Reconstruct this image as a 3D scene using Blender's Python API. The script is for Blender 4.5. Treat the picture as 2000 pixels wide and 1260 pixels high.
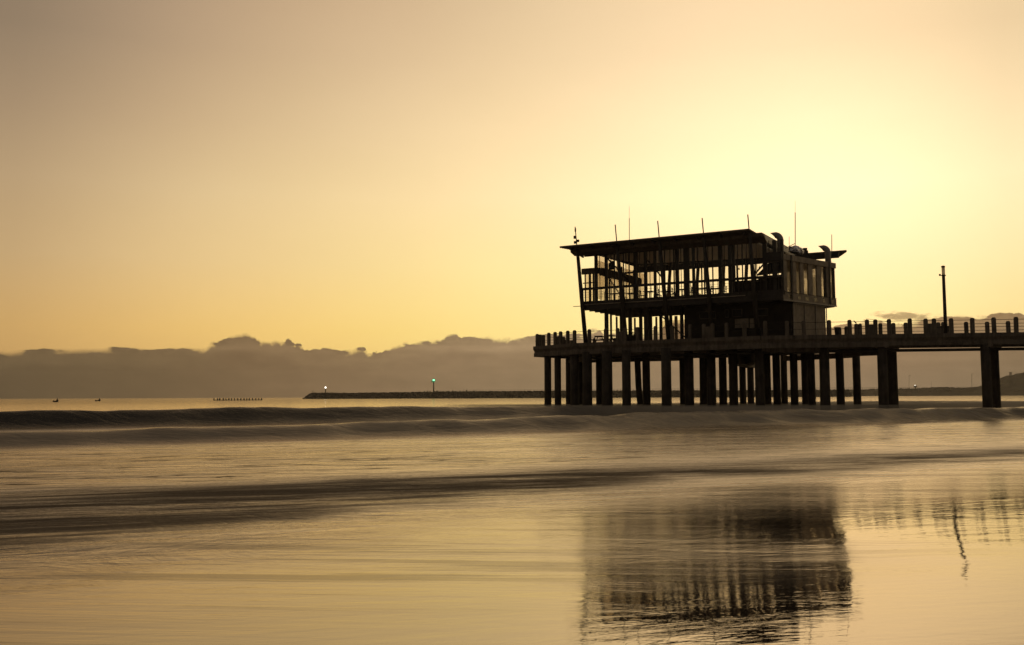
import bpy, bmesh, math, random
import numpy as np
from mathutils import Vector, Matrix

# ------------------------------------------------------------------ clear
for o in list(bpy.data.objects):
    bpy.data.objects.remove(o)
S = bpy.context.scene
COL = S.collection
R = math.radians
rnd = random.Random(7)

# ------------------------------------------------------------------ camera
F = 1833.0            # focal length in pixels of the 2000 px wide frame
EYE = 1.9
PITCH, ROLL = R(4.52), R(0.23)
cam_d = bpy.data.cameras.new('camera')
cam = bpy.data.objects.new('camera', cam_d)
COL.objects.link(cam)
cam_d.sensor_width = 36.0
cam_d.lens = F / 2000 * 36.0
cam_d.clip_end = 60000
cam_d.clip_start = 0.05
ROT = Matrix.Rotation(R(90) + PITCH, 3, 'X') @ Matrix.Rotation(-ROLL, 3, 'Z')
cam.matrix_world = Matrix.Translation((0, 0, EYE)) @ ROT.to_4x4()
S.camera = cam
CAM = Vector((0, 0, EYE))

def ray(px, py):
    return (ROT @ Vector(((px - 1000) / F, -(py - 630) / F, -1))).normalized()
def at(px, py, Y):
    d = ray(px, py)
    return CAM + d * (Y / d.y)

# ------------------------------------------------------------------ world
def s2l(c):
    c = c / 255.0
    return c / 12.92 if c <= 0.04045 else ((c + 0.055) / 1.055) ** 2.4

SKY_X = [0, 250, 500, 750, 1000, 1250, 1500, 1750, 2000]
SKY = {   # clear sky colours by row
    20:  [(133,116,94),(165,139,114),(190,160,125),(208,176,138),(227,198,156),(247,214,168),(255,222,176),(252,217,168),(240,210,163)],
    200: [(160,136,108),(190,160,125),(212,182,140),(231,201,157),(250,218,167),(255,234,186),(255,247,203),(255,246,200),(253,228,178)],
    380: [(185,155,117),(214,184,138),(235,205,152),(251,220,163),(255,236,180),(255,250,200),(255,253,212),(255,254,212),(254,246,194)],
    540: [(196,162,115),(228,193,134),(246,210,146),(254,224,152),(255,240,165),(255,248,180),(255,252,192),(255,252,190),(255,240,170)],
    640: [(203,161,100),(228,185,112),(244,202,120),(253,217,128),(255,230,145),(255,240,160),(255,245,170),(255,243,165),(255,228,150)],
    745: [(200,155,92),(222,176,104),(240,195,112),(250,208,120),(255,222,136),(255,232,150),(255,238,160),(255,234,155),(250,218,140)],
}
def lin(c):
    r, g, b = (s2l(k) for k in c)
    k = min(max((c[1] - 240) / 13, 0), 1)             # the sensor clipped here: true values lie above white
    g = g + (max(g, min(1.8 * b, 1.15)) - g) * k
    r = max(r, (1.30 + .06 * k) * g) if c[0] >= 253 else r
    return np.array((r, g, b))
rows = sorted(SKY)
TAB = np.array([[lin(c) * (1.07 if y > 600 else 1.0) for c in SKY[y]] for y in rows])
def sky_at(px, py):
    py = min(max(py, rows[0]), rows[-1]); px = min(max(px, 0), 2000)
    i = max(k for k in range(len(rows) - 1) if rows[k] <= py)
    fy = (py - rows[i]) / (rows[i + 1] - rows[i])
    j = min(int(px // 250), 7); fx = px / 250 - j
    return ((TAB[i, j] * (1 - fx) + TAB[i, j + 1] * fx) * (1 - fy) + (TAB[i + 1, j] * (1 - fx) + TAB[i + 1, j + 1] * fx) * fy)
def px_of(az, el):
    d = Vector((math.sin(az) * math.cos(el), math.cos(az) * math.cos(el), math.sin(el)))
    c = ROT.transposed() @ d
    return 1000 + F * c.x / -c.z, 630 - F * c.y / -c.z
AZS = [-28, -21, -14, -7, 0, 7, 14, 21, 28]
def sky_row(el):
    out = []
    inside = [sky_at(*px_of(R(a), R(el))) for a in AZS]
    L, Rr = inside[0], inside[-1]
    back = np.array((0.052, 0.045, 0.039)) * (1.0 if el < 40 else 0.9)
    out += [(-180, back), (-120, back * 1.02), (-75, back * .6 + L * .35), (-45, L * .72 + back * .1)]
    out += list(zip(AZS, inside))
    out += [(45, Rr * .62 + back * .2), (75, Rr * .3 + back * .55), (120, back * 1.02), (180, back)]
    return out
ELS = [0, 4, 8, 12, 16, 20, 24]
ROWS = [sky_row(e) for e in ELS]
def fade(row, k, base):
    b = np.array(base)
    return [(a, c * k + b * (1 - k)) for a, c in row]
ROWS.append(fade(ROWS[-1], .62, (.13, .115, .10))); ELS.append(36)
ROWS.append(fade(ROWS[-2], .22, (.09, .082, .075))); ELS.append(58)
ROWS.append(fade(ROWS[-3], .0, (.075, .07, .066))); ELS.append(90)

class NT:
    """tiny helper round a node tree"""
    def __init__(s, tree):
        s.t = tree; s.n = tree.nodes; s.l = tree.links
    def add(s, kind, **kw):
        n = s.n.new(kind)
        for k, v in kw.items():
            setattr(n, k, v)
        return n
    def link(s, a, b): s.l.new(a, b)
    def put(s, sock, v):
        if isinstance(v, (int, float)): sock.default_value = v
        elif isinstance(v, (tuple, list)): sock.default_value = v if len(v) == len(sock.default_value) else tuple(v) + (1.0,)
        else: s.l.new(v, sock)
    def math(s, op, a, b=0.0, c=0.0, clamp=False):
        n = s.add('ShaderNodeMath', operation=op, use_clamp=clamp)
        s.put(n.inputs[0], a); s.put(n.inputs[1], b)
        if op in ('MULTIPLY_ADD', 'SMOOTH_MIN', 'SMOOTH_MAX', 'WRAP', 'COMPARE'): s.put(n.inputs[2], c)
        return n.outputs[0]
    def rng(s, v, a, b, c=0.0, d=1.0, smooth=True):
        n = s.add('ShaderNodeMapRange', interpolation_type='SMOOTHSTEP' if smooth else 'LINEAR')
        s.put(n.inputs['Value'], v)
        for k, x in zip(('From Min', 'From Max', 'To Min', 'To Max'), (a, b, c, d)): s.put(n.inputs[k], x)
        return n.outputs[0]
    def mix(s, f, a, b, blend='MIX'):
        n = s.add('ShaderNodeMix', data_type='RGBA', blend_type=blend)
        s.put(n.inputs[0], f); s.put(n.inputs[6], a); s.put(n.inputs[7], b)
        return n.outputs[2]
    def noise(s, vec, scale, detail=3.0, rough=.5, dim='3D', dist=0.0):
        n = s.add('ShaderNodeTexNoise', noise_dimensions=dim)
        if vec is not None: s.put(n.inputs['Vector'], vec)
        n.inputs['Scale'].default_value = scale; n.inputs['Detail'].default_value = detail
        n.inputs['Roughness'].default_value = rough; n.inputs['Distortion'].default_value = dist
        return n.outputs['Fac']
    def vec(s, x, y, z=0.0):
        n = s.add('ShaderNodeCombineXYZ')
        for i, v in enumerate((x, y, z)): s.put(n.inputs[i], v)
        return n.outputs[0]
    def mapping(s, v, scale=(1, 1, 1), rot=(0, 0, 0), loc=(0, 0, 0)):
        n = s.add('ShaderNodeMapping'); s.put(n.inputs[0], v)
        n.inputs['Scale'].default_value = scale; n.inputs['Rotation'].default_value = rot; n.inputs['Location'].default_value = loc
        return n.outputs[0]

W = bpy.data.worlds.new('World'); S.world = W
W.use_nodes = True
w = NT(W.node_tree)
for n in list(w.n): w.n.remove(n)
geo = w.add('ShaderNodeTexCoord')
sep = w.add('ShaderNodeSeparateXYZ'); w.link(geo.outputs['Generated'], sep.inputs[0])
az = w.math('ARCTAN2', sep.outputs[0], sep.outputs[1])
azd = w.math('MULTIPLY', az, 180 / math.pi)
eld = w.math('MULTIPLY', w.math('ARCSINE', sep.outputs[2]), 180 / math.pi)
azn = w.math('MULTIPLY_ADD', azd, 1 / 360, .5)
SC = 4.0
def ramp(row):
    n = w.add('ShaderNodeValToRGB')
    cr = n.color_ramp; cr.interpolation = 'B_SPLINE'
    while len(cr.elements) < len(row): cr.elements.new(0.5)
    for e, (a, c) in zip(cr.elements, sorted(row, key=lambda t: t[0])):
        e.position = (a + 180) / 360
    for e, (a, c) in zip(cr.elements, sorted(row, key=lambda t: t[0])):
        e.color = (c[0] / SC, c[1] / SC, c[2] / SC, 1)
    w.link(azn, n.inputs[0])
    return n.outputs[0]
sky = ramp(ROWS[0])
for k in range(1, len(ROWS)):
    f = w.rng(eld, ELS[k - 1], ELS[k], smooth=False)
    sky = w.mix(f, sky, ramp(ROWS[k]))

# cloud bank: its top edge as elevation against azimuth
EDGE = [(0,685),(50,682),(100,681),(200,678),(260,678),(300,681),(350,678),(400,677),(412,668),(440,660),(455,653),(475,650),(492,654),(515,663),(560,664),(580,670),(598,680),
        (640,677),(665,684),(690,682),(708,676),(716,681),(722,688),(740,687),(765,676),(800,668),(830,664),(866,660),(876,652),(890,648),(900,656),(925,655),(960,657),(1000,659),
        (1040,655),(1100,650),(1140,650),(1152,640),(1170,641),(1182,652),(1230,652),(1290,642),(1310,624),(1345,620),(1450,628),(1560,640),(1640,634),(1700,626),(1760,630),(1800,624),(1840,619),(1880,614),
        (1910,616),(1950,609),(2000,611)]
pts = []
for x, y in EDGE:
    d = ray(x, y)
    pts.append((math.degrees(math.atan2(d.x, d.y)), math.degrees(math.asin(d.z))))
pts = [(-40, 2.6), (-34, 3.1)] + pts + [(34, 5.0), (40, 4.4)]
fc = w.add('ShaderNodeFloatCurve')
cv = fc.mapping.curves[0]
lo, hi = pts[0][0], pts[-1][0]
for i, (a, e) in enumerate(pts):
    x_, y_ = (a - lo) / (hi - lo), e / 8
    if i == 0: cv.points[0].location = (x_, y_)
    elif i == len(pts) - 1: cv.points[-1].location = (x_, y_)
    else: cv.points.new(x_, y_)
for p in cv.points: p.handle_type = 'AUTO_CLAMPED'
fc.mapping.update()
w.link(w.rng(azd, lo, hi, smooth=False), fc.inputs['Value'])
edge = w.math('MULTIPLY', fc.outputs[0], 8)
v2 = w.vec(azd, eld)
v3 = w.vec(azd, w.math('MULTIPLY', eld, .3))
def billow(scale, det):
    return w.math('ABSOLUTE', w.math('MULTIPLY_ADD', w.noise(v2, scale, det, .45, '2D'), 4.0, -2.0))
b1, b2 = billow(1.15, 1), billow(3.6, 1)
heap = w.rng(w.noise(w.vec(azd, 0.0), .35, 2, .5, '2D'), .42, .58, .25, 1.0)
heap = w.math('MULTIPLY', heap, w.rng(azd, -20.5, -16.5, .22, 1.0))
edge = w.math('ADD', edge, w.math('MULTIPLY', heap, w.math('MULTIPLY_ADD', b1, .22, -.10)))
edge = w.math('ADD', edge, w.math('MULTIPLY', heap, w.math('MULTIPLY_ADD', b2, .07, -.03)))
soft = w.rng(w.noise(w.mapping(v2, (.35, 1, 1)), 1.3, 3, .5, '2D'), .38, .62, .05, .42)
lo_e = w.math('SUBTRACT', edge, soft)
cmask = w.rng(eld, w.math('ADD', edge, .01), lo_e, 0, 1)
def ramp_rgb(stops):
    n = w.add('ShaderNodeValToRGB'); cr = n.color_ramp; cr.interpolation = 'B_SPLINE'
    while len(cr.elements) < len(stops): cr.elements.new(.5)
    for e, (a, c) in zip(cr.elements, stops): e.position = (a + 180) / 360
    for e, (a, c) in zip(cr.elements, stops): e.color = tuple(s2l(k) for k in c) + (1,)
    w.link(azn, n.inputs[0]); return n.outputs[0]
low = ramp_rgb([(-180,(70,62,50)),(-60,(72,62,46)),(-28,(94,77,54)),(-21,(108,88,62)),(-14,(128,102,73)),(-7,(139,114,84)),(0,(148,123,92)),(7,(152,128,98)),(14,(150,126,97)),(21,(147,123,95)),(28,(138,116,88)),(60,(90,78,58)),(180,(70,62,50))])
top = ramp_rgb([(-180,(78,70,56)),(-60,(82,72,54)),(-28,(118,97,68)),(-21,(124,102,72)),(-14,(138,112,80)),(-7,(150,124,90)),(0,(163,138,104)),(7,(168,143,108)),(14,(170,142,105)),(21,(166,138,98)),(28,(160,132,96)),(60,(100,86,62)),(180,(78,70,56))])
body = w.mix(w.rng(w.math('SUBTRACT', edge, eld), .1, 1.5), top, low)
lump = w.noise(w.mapping(v2, (.5, 1.3, 1)), 1.3, 5, .6, '2D')
body = w.mix(1.0, body, w.mix(lump, (.86, .86, .86), (1.14, 1.14, 1.14)), 'MULTIPLY')
strat = w.noise(w.mapping(v2, (.12, 1.6, 1), loc=(3, 1, 0)), 1.0, 4, .6, '2D')
body = w.mix(1.0, body, w.mix(strat, (.88, .88, .87), (1.12, 1.12, 1.13)), 'MULTIPLY')
crease = w.math('MULTIPLY', w.rng(w.math('SUBTRACT', edge, eld), .0, .8, 1, 0), w.rng(w.math('ADD', w.math('MULTIPLY', b1, .5), w.math('MULTIPLY', b2, .6)), .0, .5, 0, 1))
body = w.mix(crease, body, w.mix(1.0, body, (.84, .83, .83), 'MULTIPLY'))
bline = w.math('ADD', eld, w.math('MULTIPLY_ADD', w.noise(w.mapping(v2, (.25, 1, 1)), 1.0, 3, .5, '2D'), .5, -.25))
pale = w.math('MULTIPLY', w.rng(w.math('ABSOLUTE', w.math('SUBTRACT', bline, 2.95)), 0, .38, 1, 0), w.rng(w.math('SUBTRACT', edge, eld), .12, .4))
body = w.mix(pale, body, w.mix(1.0, body, (1.17, 1.17, 1.18), 'MULTIPLY'))
body = w.mix(1.0, body, (1/SC, 1/SC, 1/SC), 'MULTIPLY')
sky = w.mix(cmask, sky, body)
# a thin dark wisp of cloud just above the bank, right of the building
d0 = ray(1765, 618); wa, we = math.degrees(math.atan2(d0.x, d0.y)), math.degrees(math.asin(d0.z))
wx = w.math('DIVIDE', w.math('SUBTRACT', azd, wa), 1.9)
wy = w.math('DIVIDE', w.math('ADD', w.math('SUBTRACT', eld, we), w.math('MULTIPLY_ADD', w.math('SUBTRACT', azd, wa), .06, 0)), .3)
rr = w.math('SQRT', w.math('ADD', w.math('MULTIPLY', wx, wx), w.math('MULTIPLY', wy, wy)))
rr = w.math('ADD', rr, w.math('MULTIPLY_ADD', w.noise(w.mapping(v2, (.8, 3, 1)), 2.2, 4, .6, '2D'), 1.5, -.75))
sky = w.mix(w.math('MULTIPLY', w.rng(rr, 1.05, .3, 0, 1), .85), sky, (.36/SC, .25/SC, .12/SC))
sky = w.mix(1.0, sky, (SC, SC, SC), 'MULTIPLY')
# faint uneven haze veils in the clear sky
veil = w.noise(w.mapping(v2, (.06, .16, 1)), 1.0, 4, .55, '2D')
sky = w.mix(1.0, sky, w.mix(veil, (.97, .965, .955), (1.03, 1.035, 1.045)), 'MULTIPLY')
bg = w.add('ShaderNodeBackground'); w.link(sky, bg.inputs[0]); bg.inputs[1].default_value = 1.0
nish = w.add('ShaderNodeTexSky', sky_type='NISHITA'); nish.sun_disc = False
nish.sun_elevation = R(0.5); nish.sun_rotation = R(17); nish.dust_density = 4
bg2 = w.add('ShaderNodeBackground'); bg2.inputs[1].default_value = 0.01
w.link(nish.outputs[0], bg2.inputs[0])
sm = w.add('ShaderNodeAddShader'); w.link(bg.outputs[0], sm.inputs[0]); w.link(bg2.outputs[0], sm.inputs[1])
wo = w.add('ShaderNodeOutputWorld'); w.link(sm.outputs[0], wo.inputs[0])

S.view_settings.view_transform = 'Standard'
S.view_settings.look = 'None'
S.view_settings.exposure = 0.0
S.view_settings.gamma = 1.0
S.view_settings.use_curve_mapping = False
S.cycles.transparent_max_bounces = 32

# ------------------------------------------------------------------ materials
def make_mat(name):
    m = bpy.data.materials.new(name); m.use_nodes = True
    t = NT(m.node_tree)
    return m, t, t.n['Principled BSDF'], t.n['Material Output']
def surf(name, col, rough=.8, var=.35, scale=1.5, metal=0.0, bump=.0, streak=False, spec=.4):
    m, t, p, o = make_mat(name)
    tc = t.add('ShaderNodeTexCoord')
    g = t.add('ShaderNodeNewGeometry').outputs['Position']
    n1 = t.noise(g, scale, 6, .6)
    n2 = t.noise(t.mapping(g, (5, 5, .5)) if streak else g, scale * (1 if streak else 6), 4, .6)
    f = t.math('MULTIPLY_ADD', n2, .5, t.math('MULTIPLY', n1, .5))
    f = t.rng(f, .32, .68)
    a = tuple(c * (1 - var) for c in col); b = tuple(min(1, c * (1 + var)) for c in col)
    t.put(p.inputs['Base Color'], t.mix(f, a, b))
    t.put(p.inputs['Roughness'], t.rng(n2, .3, .7, max(.05, rough - .12), min(1, rough + .1)))
    p.inputs['Metallic'].default_value = metal
    p.inputs['Specular IOR Level'].default_value = spec
    if bump:
        b_ = t.add('ShaderNodeBump'); b_.inputs['Strength'].default_value = bump; b_.inputs['Distance'].default_value = .02
        t.link(t.noise(g, scale * 12, 5, .6), b_.inputs['Height']); t.link(b_.outputs[0], p.inputs['Normal'])
    return m
M = {}
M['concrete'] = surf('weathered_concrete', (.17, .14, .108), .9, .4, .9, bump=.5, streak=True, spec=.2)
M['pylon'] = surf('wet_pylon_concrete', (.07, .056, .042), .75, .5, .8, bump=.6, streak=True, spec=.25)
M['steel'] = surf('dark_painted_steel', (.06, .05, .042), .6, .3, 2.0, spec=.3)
M['galv'] = surf('galvanised_duct', (.34, .31, .27), .5, .25, 2.5, metal=.3)
M['timber'] = surf('grey_timber', (.13, .10, .075), .85, .35, 3.0, streak=True, spec=.2)
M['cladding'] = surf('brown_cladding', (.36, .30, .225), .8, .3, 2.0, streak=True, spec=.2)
M['bounce_sheet'] = surf('pale_bounce_floor', (.42, .32, .21), .5, .2, 2.0, spec=.4)
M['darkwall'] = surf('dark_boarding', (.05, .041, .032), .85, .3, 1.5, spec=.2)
M['ceiling'] = surf('pale_ceiling_board', (.88, .83, .75), .6, .05, 1.5, spec=.4)
M['trim'] = surf('pale_aluminium_trim', (.42, .37, .30), .5, .15, 2.0)
M['sign'] = surf('faded_sign_board', (.12, .1, .08), .8, .3, 4.0)
M['rock'] = surf('breakwater_rock', (.055, .047, .036), .9, .5, .3, spec=.1)
M['hill'] = surf('scrub_hill', (.07, .06, .042), .95, .4, .02, spec=.0)
M['black'] = surf('black_rubber', (.02, .018, .016), .6, .2, 5.0)
M['bin'] = surf('dark_bin_plastic', (.035, .032, .03), .6, .2, 5.0)
m, t, p, o = make_mat('foil_wrap')
p.inputs['Metallic'].default_value = 1; p.inputs['Roughness'].default_value = .25; p.inputs['Base Color'].default_value = (.95, .93, .95, 1)
M['foil'] = m
def glass(name, tint, gloss=.12):
    m, t, p, o = make_mat(name); t.n.remove(p)
    tr = t.add('ShaderNodeBsdfTransparent'); tr.inputs[0].default_value = tint + (1,)
    gl = t.add('ShaderNodeBsdfGlossy'); gl.inputs['Roughness'].default_value = .04; gl.inputs[0].default_value = (.9, .9, .9, 1)
    fr = t.add('ShaderNodeFresnel'); fr.inputs[0].default_value = 1.45
    mx = t.add('ShaderNodeMixShader'); t.link(t.math('MULTIPLY', fr.outputs[0], gloss * 6, clamp=True), mx.inputs[0])
    t.link(tr.outputs[0], mx.inputs[1]); t.link(gl.outputs[0], mx.inputs[2]); t.link(mx.outputs[0], o.inputs[0])
    return m
M['glass'] = glass('clear_glass', (.97, .96, .94), .08)
M['smoked'] = glass('salt_hazed_glass', (.80, .76, .71), .05)
def frosted(name):
    m, t, p, o = make_mat(name); t.n.remove(p)
    g = t.add('ShaderNodeNewGeometry').outputs['Position']
    tr = t.add('ShaderNodeBsdfTransparent'); tr.inputs[0].default_value = (.72, .68, .62, 1)
    tl = t.add('ShaderNodeBsdfTranslucent'); tl.inputs[0].default_value = (.9, .85, .76, 1)
    mx = t.add('ShaderNodeMixShader'); t.link(t.rng(t.noise(g, .6, 3), .38, .6, .3, .75), mx.inputs[0])
    t.link(tr.outputs[0], mx.inputs[1]); t.link(tl.outputs[0], mx.inputs[2]); t.link(mx.outputs[0], o.inputs[0])
    return m
M['frosted'] = frosted('blind_backed_glass')
def emis(name, col, s):
    m, t, p, o = make_mat(name)
    p.inputs['Emission Color'].default_value = col + (1,); p.inputs['Emission Strength'].default_value = s
    p.inputs['Base Color'].default_value = col + (1,)
    return m
M['green_light'] = emis('green_signal_light', (.30, 1.0, .55), 2.6)
M['white_light'] = emis('white_signal_light', (1, .93, .8), 3)
m, t, p, o = make_mat('lamp_diffuser')
p.inputs['Base Color'].default_value = (.8, .76, .7, 1); p.inputs['Roughness'].default_value = .4
p.inputs['Transmission Weight'].default_value = .0
M['diffuser'] = m

# ------------------------------------------------------------------ mesh helpers
def tag(o, label=None, cat=None, group=None, kind=None):
    if label: o['label'] = label
    if cat: o['category'] = cat
    if group: o['group'] = group
    if kind: o['kind'] = kind
    return o
def mesh_obj(name, verts, faces, mat, parent=None, smooth=False):
    me = bpy.data.meshes.new(name); me.from_pydata([tuple(v) for v in verts], [], faces); me.materials.append(mat)
    bm = bmesh.new(); bm.from_mesh(me); bmesh.ops.recalc_face_normals(bm, faces=bm.faces); bm.to_mesh(me); bm.free()
    if smooth:
        for p_ in me.polygons: p_.use_smooth = True
    o = bpy.data.objects.new(name, me); COL.objects.link(o)
    if parent is not None:
        o.parent = parent
        o.matrix_parent_inverse = PINV.get(parent.name, Matrix())
    return o
PINV = {}
def thing(name, loc, label, cat, group=None, rz=0.0):
    o = bpy.data.objects.new(name, None); COL.objects.link(o)
    o.location = loc; o.rotation_euler = (0, 0, rz); o.empty_display_size = .5
    PINV[o.name] = (Matrix.Translation(loc) @ Matrix.Rotation(rz, 4, 'Z')).inverted()
    return tag(o, label, cat, group)
BOXF = [(0, 1, 2, 3), (4, 7, 6, 5), (0, 4, 5, 1), (1, 5, 6, 2), (2, 6, 7, 3), (3, 7, 4, 0)]
class G:
    """collects shapes into one mesh (world coordinates unless told)"""
    def __init__(s): s.v = []; s.f = []
    def hexa(s, c8):
        b = len(s.v); s.v += [Vector(c) for c in c8]; s.f += [tuple(b + i for i in f) for f in BOXF]; return s
    def box(s, a, b):
        x0, y0, z0 = a; x1, y1, z1 = b
        return s.hexa([(x0, y0, z0), (x1, y0, z0), (x1, y1, z0), (x0, y1, z0), (x0, y0, z1), (x1, y0, z1), (x1, y1, z1), (x0, y1, z1)])
    def prism(s, poly, z0, z1):
        b = len(s.v); n = len(poly)
        s.v += [Vector((x, y, z0)) for x, y in poly] + [Vector((x, y, z1)) for x, y in poly]
        s.f += [tuple(b + i for i in range(n)), tuple(b + n + i for i in range(n - 1, -1, -1))]
        s.f += [(b + i, b + (i + 1) % n, b + n + (i + 1) % n, b + n + i) for i in range(n)]
        return s
    def bar(s, p0, p1, w_, h_=None, up=Vector((0, 0, 1))):
        p0, p1 = Vector(p0), Vector(p1); h_ = h_ or w_
        d = (p1 - p0).normalized()
        if abs(d.dot(up)) > .98: up = Vector((.866, -.5, 0))
        a = d.cross(up).normalized() * w_ / 2; c = a.cross(d).normalized() * h_ / 2
        return s.hexa([p0 - a - c, p0 + a - c, p0 + a + c, p0 - a + c, p1 - a - c, p1 + a - c, p1 + a + c, p1 - a + c])
    def tube(s, path, rad, n=10, cap=True):
        path = [Vector(p_) for p_ in path]; rads = rad if isinstance(rad, (list, tuple)) else [rad] * len(path)
        b = len(s.v); prev = None
        for i, p_ in enumerate(path):
            d = (path[min(i + 1, len(path) - 1)] - path[max(i - 1, 0)]).normalized()
            ref = Vector((0, 0, 1)) if abs(d.z) < .9 else Vector((1, 0, 0))
            if prev is None: a = d.cross(ref).normalized()
            else: a = (prev - d * prev.dot(d)).normalized()
            prev = a; c = d.cross(a)
            for k in range(n):
                th = 2 * math.pi * k / n
                s.v.append(p_ + (a * math.cos(th) + c * math.sin(th)) * rads[i])
        for i in range(len(path) - 1):
            for k in range(n):
                k2 = (k + 1) % n
                s.f.append((b + i * n + k, b + i * n + k2, b + (i + 1) * n + k2, b + (i + 1) * n + k))
        if cap:
            s.f.append(tuple(b + k for k in range(n - 1, -1, -1))); e = b + (len(path) - 1) * n
            s.f.append(tuple(e + k for k in range(n)))
        return s
    def build(s, name, mat, parent=None, smooth=False): return mesh_obj(name, s.v, s.f, mat, parent, smooth)
def copy_tree(root, loc, rz, label=None, group=None):
    c = root.copy(); COL.objects.link(c); c.location = loc; c.rotation_euler = (0, 0, rz)
    if label: c['label'] = label
    if group: c['group'] = group
    for ch in list(root.children):
        d = ch.copy(); COL.objects.link(d); d.parent = c
        for g_ in ch.children:
            e = g_.copy(); COL.objects.link(e); e.parent = d
    return c

# ------------------------------------------------------------------ sea: one sheet, from the wet sand to the horizon
CS, SN = math.cos(R(31)), math.sin(R(31))
def axis(segs):
    out = []
    for a, b, st in segs:
        n = max(1, int(round((b - a) / st))); out += list(np.linspace(a, b, n + 1)[:-1])
    out.append(segs[-1][1]); return np.array(out)
ys = [-20000, -2500, -400, -80, -30, -12, -4, 1.0]
y = 2.5
while y < 150: ys.append(y); y += .05 + .0042 * y
ys += [156, 165, 180, 205, 250, 330, 500, 800, 1400, 2600, 5000, 10000, 25000, 50000]
ys = np.array(ys)
xs = np.concatenate(([-40000, -12000, -4000, -1500, -600, -300, -200, -140, -110], axis([(-92, 78, .42)]), axis([(79, 132, 1.0)]), [145, 170, 220, 320, 600, 1500, 4000, 12000, 40000]))
X, Y = np.meshgrid(xs, ys)
s_ = X * CS + Y * SN; t_ = -X * SN + Y * CS
def sst(x, a, b):
    k = np.clip((x - a) / (b - a), 0, 1); return k * k * (3 - 2 * k)
def lut(v, pts_):
    a = np.array(pts_); return np.interp(v, a[:, 0], a[:, 1])
def fbm1(v, seed, base, octs=4):
    r = np.zeros_like(v); rs = np.random.RandomState(seed); amp = 1.0; k = base
    for _ in range(octs):
        r += amp * np.sin(v * k * 2 * np.pi + rs.rand() * 6.28) ; r += amp * .6 * np.sin(v * k * 1.37 * 2 * np.pi + rs.rand() * 6.28)
        amp *= .55; k *= 2.03
    return r / 2.5
wob1 = fbm1(s_, 3, 1 / 60.) * .9; wob2 = fbm1(s_, 5, 1 / 40.) * .8
def crest(d, front, back):
    return np.where(d < 0, np.exp(-np.abs(d / front) ** 2.2), np.exp(-(d / back) ** 2))
near = 1 - sst(np.maximum(np.abs(X) * .9, np.abs(Y)), 118, 175)
ground = np.clip(.012 * (45 - t_), 0, 2.5) * (1 - sst(np.abs(Y), 400, 3000))
tc1, tc2, tc3 = 67.6 + wob1, 42.2 + wob2, 54.5 + wob2
a1 = lut(s_, [(-20, .9), (3, 1.12), (22, 1.2), (40, 1.08), (60, .95), (80, .95), (112, 1.1), (135, .9)]) * (1 + .07 * fbm1(s_, 9, 1 / 14.))
a2 = lut(s_, [(-20, .4), (2, .52), (14, .62), (26, .78), (42, .98), (52, .94), (62, .9), (80, .88), (100, .6), (125, .2)]) * (1 + .10 * fbm1(s_, 11, 1 / 9.))
tilt = -.013 + .019 * sst(X - .42 * Y, -.22, .26)          # gentle unevenness of the flooded sand close by
ground = ground + tilt * np.clip(Y - 6.3, -2.5, 2.5) * sst(Y, 1.5, 4.2) * (1 - sst(Y, 7.4, 10.5)) * (1 - sst(np.abs(X), 8, 20))
Z = ground + near * (a1 * np.where(t_ < tc1, np.exp(-np.abs((t_ - tc1) / lut(s_, [(0, .75), (22, .85), (40, 1.5)])) ** 1.7), np.exp(-((t_ - tc1) / 7.0) ** 2)) + a2 * crest(t_ - tc2, 1.2, 6.0) + .22 * crest(t_ - tc3, 3, 7) * sst(s_, 15, 45))
# low bores of the swash, and long soft swell between
tb = 15.0 + wob2 * .5
Z += near * (.05 * crest(t_ - tb, .9, 3.0) + .03 * crest(t_ - 24 - wob1, 1.2, 4.0))
sw = np.sin((t_ * .9 + .12 * s_ + wob1) ) * .012 * sst(t_, 17, 30) + np.sin(t_ * 2.1 + .31 * s_ + 2 * wob2) * .008 * sst(t_, 17, 30)
Z += near * sw
# swell lines outside the break, too small to see one by one
Z += near * sst(t_, 72, 85) * .05 * np.sin(t_ * .55 + .06 * s_ + wob1)
# foam and roughness masks
f1 = crest(t_ - tc1 + .6, 3.0, 3.2) * lut(s_, [(-20, .02), (14, .0), (20, .06), (30, .42), (45, .8), (70, .95), (140, .9)])
f2 = crest(t_ - tc2 + .4, 2.0, 6.0) * lut(s_, [(-20, .5), (3, .62), (30, .8), (50, .9), (70, .85), (90, .6), (110, .2)])
fm = sst(t_, 42, 47) * (1 - sst(t_, 66, 74)) * lut(s_, [(-20, .0), (8, .02), (20, .2), (35, .6), (50, .85), (70, .8), (100, .5)])
fi = sst(t_, 17, 24) * (1 - sst(t_, 38, 42)) * .02
foam = np.clip(np.maximum.reduce([f1, f2, fm, fi]), 0, 1) * near
rough = np.full_like(X, .16)
rough = np.where(t_ < 60, .20, rough)
film = lut(t_, [(-5, .012), (3.2, .014), (4.7, .02), (6.0, .09), (8.5, .14), (11.5, .17), (13.2, .30), (15.5, .42), (19, .22), (24, .16), (38, .16), (44, .22), (70, .22), (82, .16), (120, .11), (400, .08)])
rough = film * (1 - .72 * sst(s_, 6.4, 8.4) * (1 - sst(t_, 6.5, 10)))
hi_t = lut(s_, [(-5, 18.2), (1, 17.6), (11, 16.4), (25, 15.0), (40, 14.6)]) + .5 * fbm1(s_, 21, 1 / 9.)
lo_t = lut(s_, [(-5, 9.3), (1, 9.9), (11, 12.2), (25, 12.0)]) + .5 * fbm1(s_, 23, 1 / 7.)
band = sst(t_, lo_t - 2.4, lo_t + 3.2) * (1 - sst(t_, hi_t - 3.2, hi_t + 4.6))
chop = lut(t_, [(-5, .0), (10, .03), (13, .1), (17, .35), (22, .45), (30, .45), (38, .35), (42, .2), (64, .3), (80, .2), (120, .1), (400, .06)])
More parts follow.
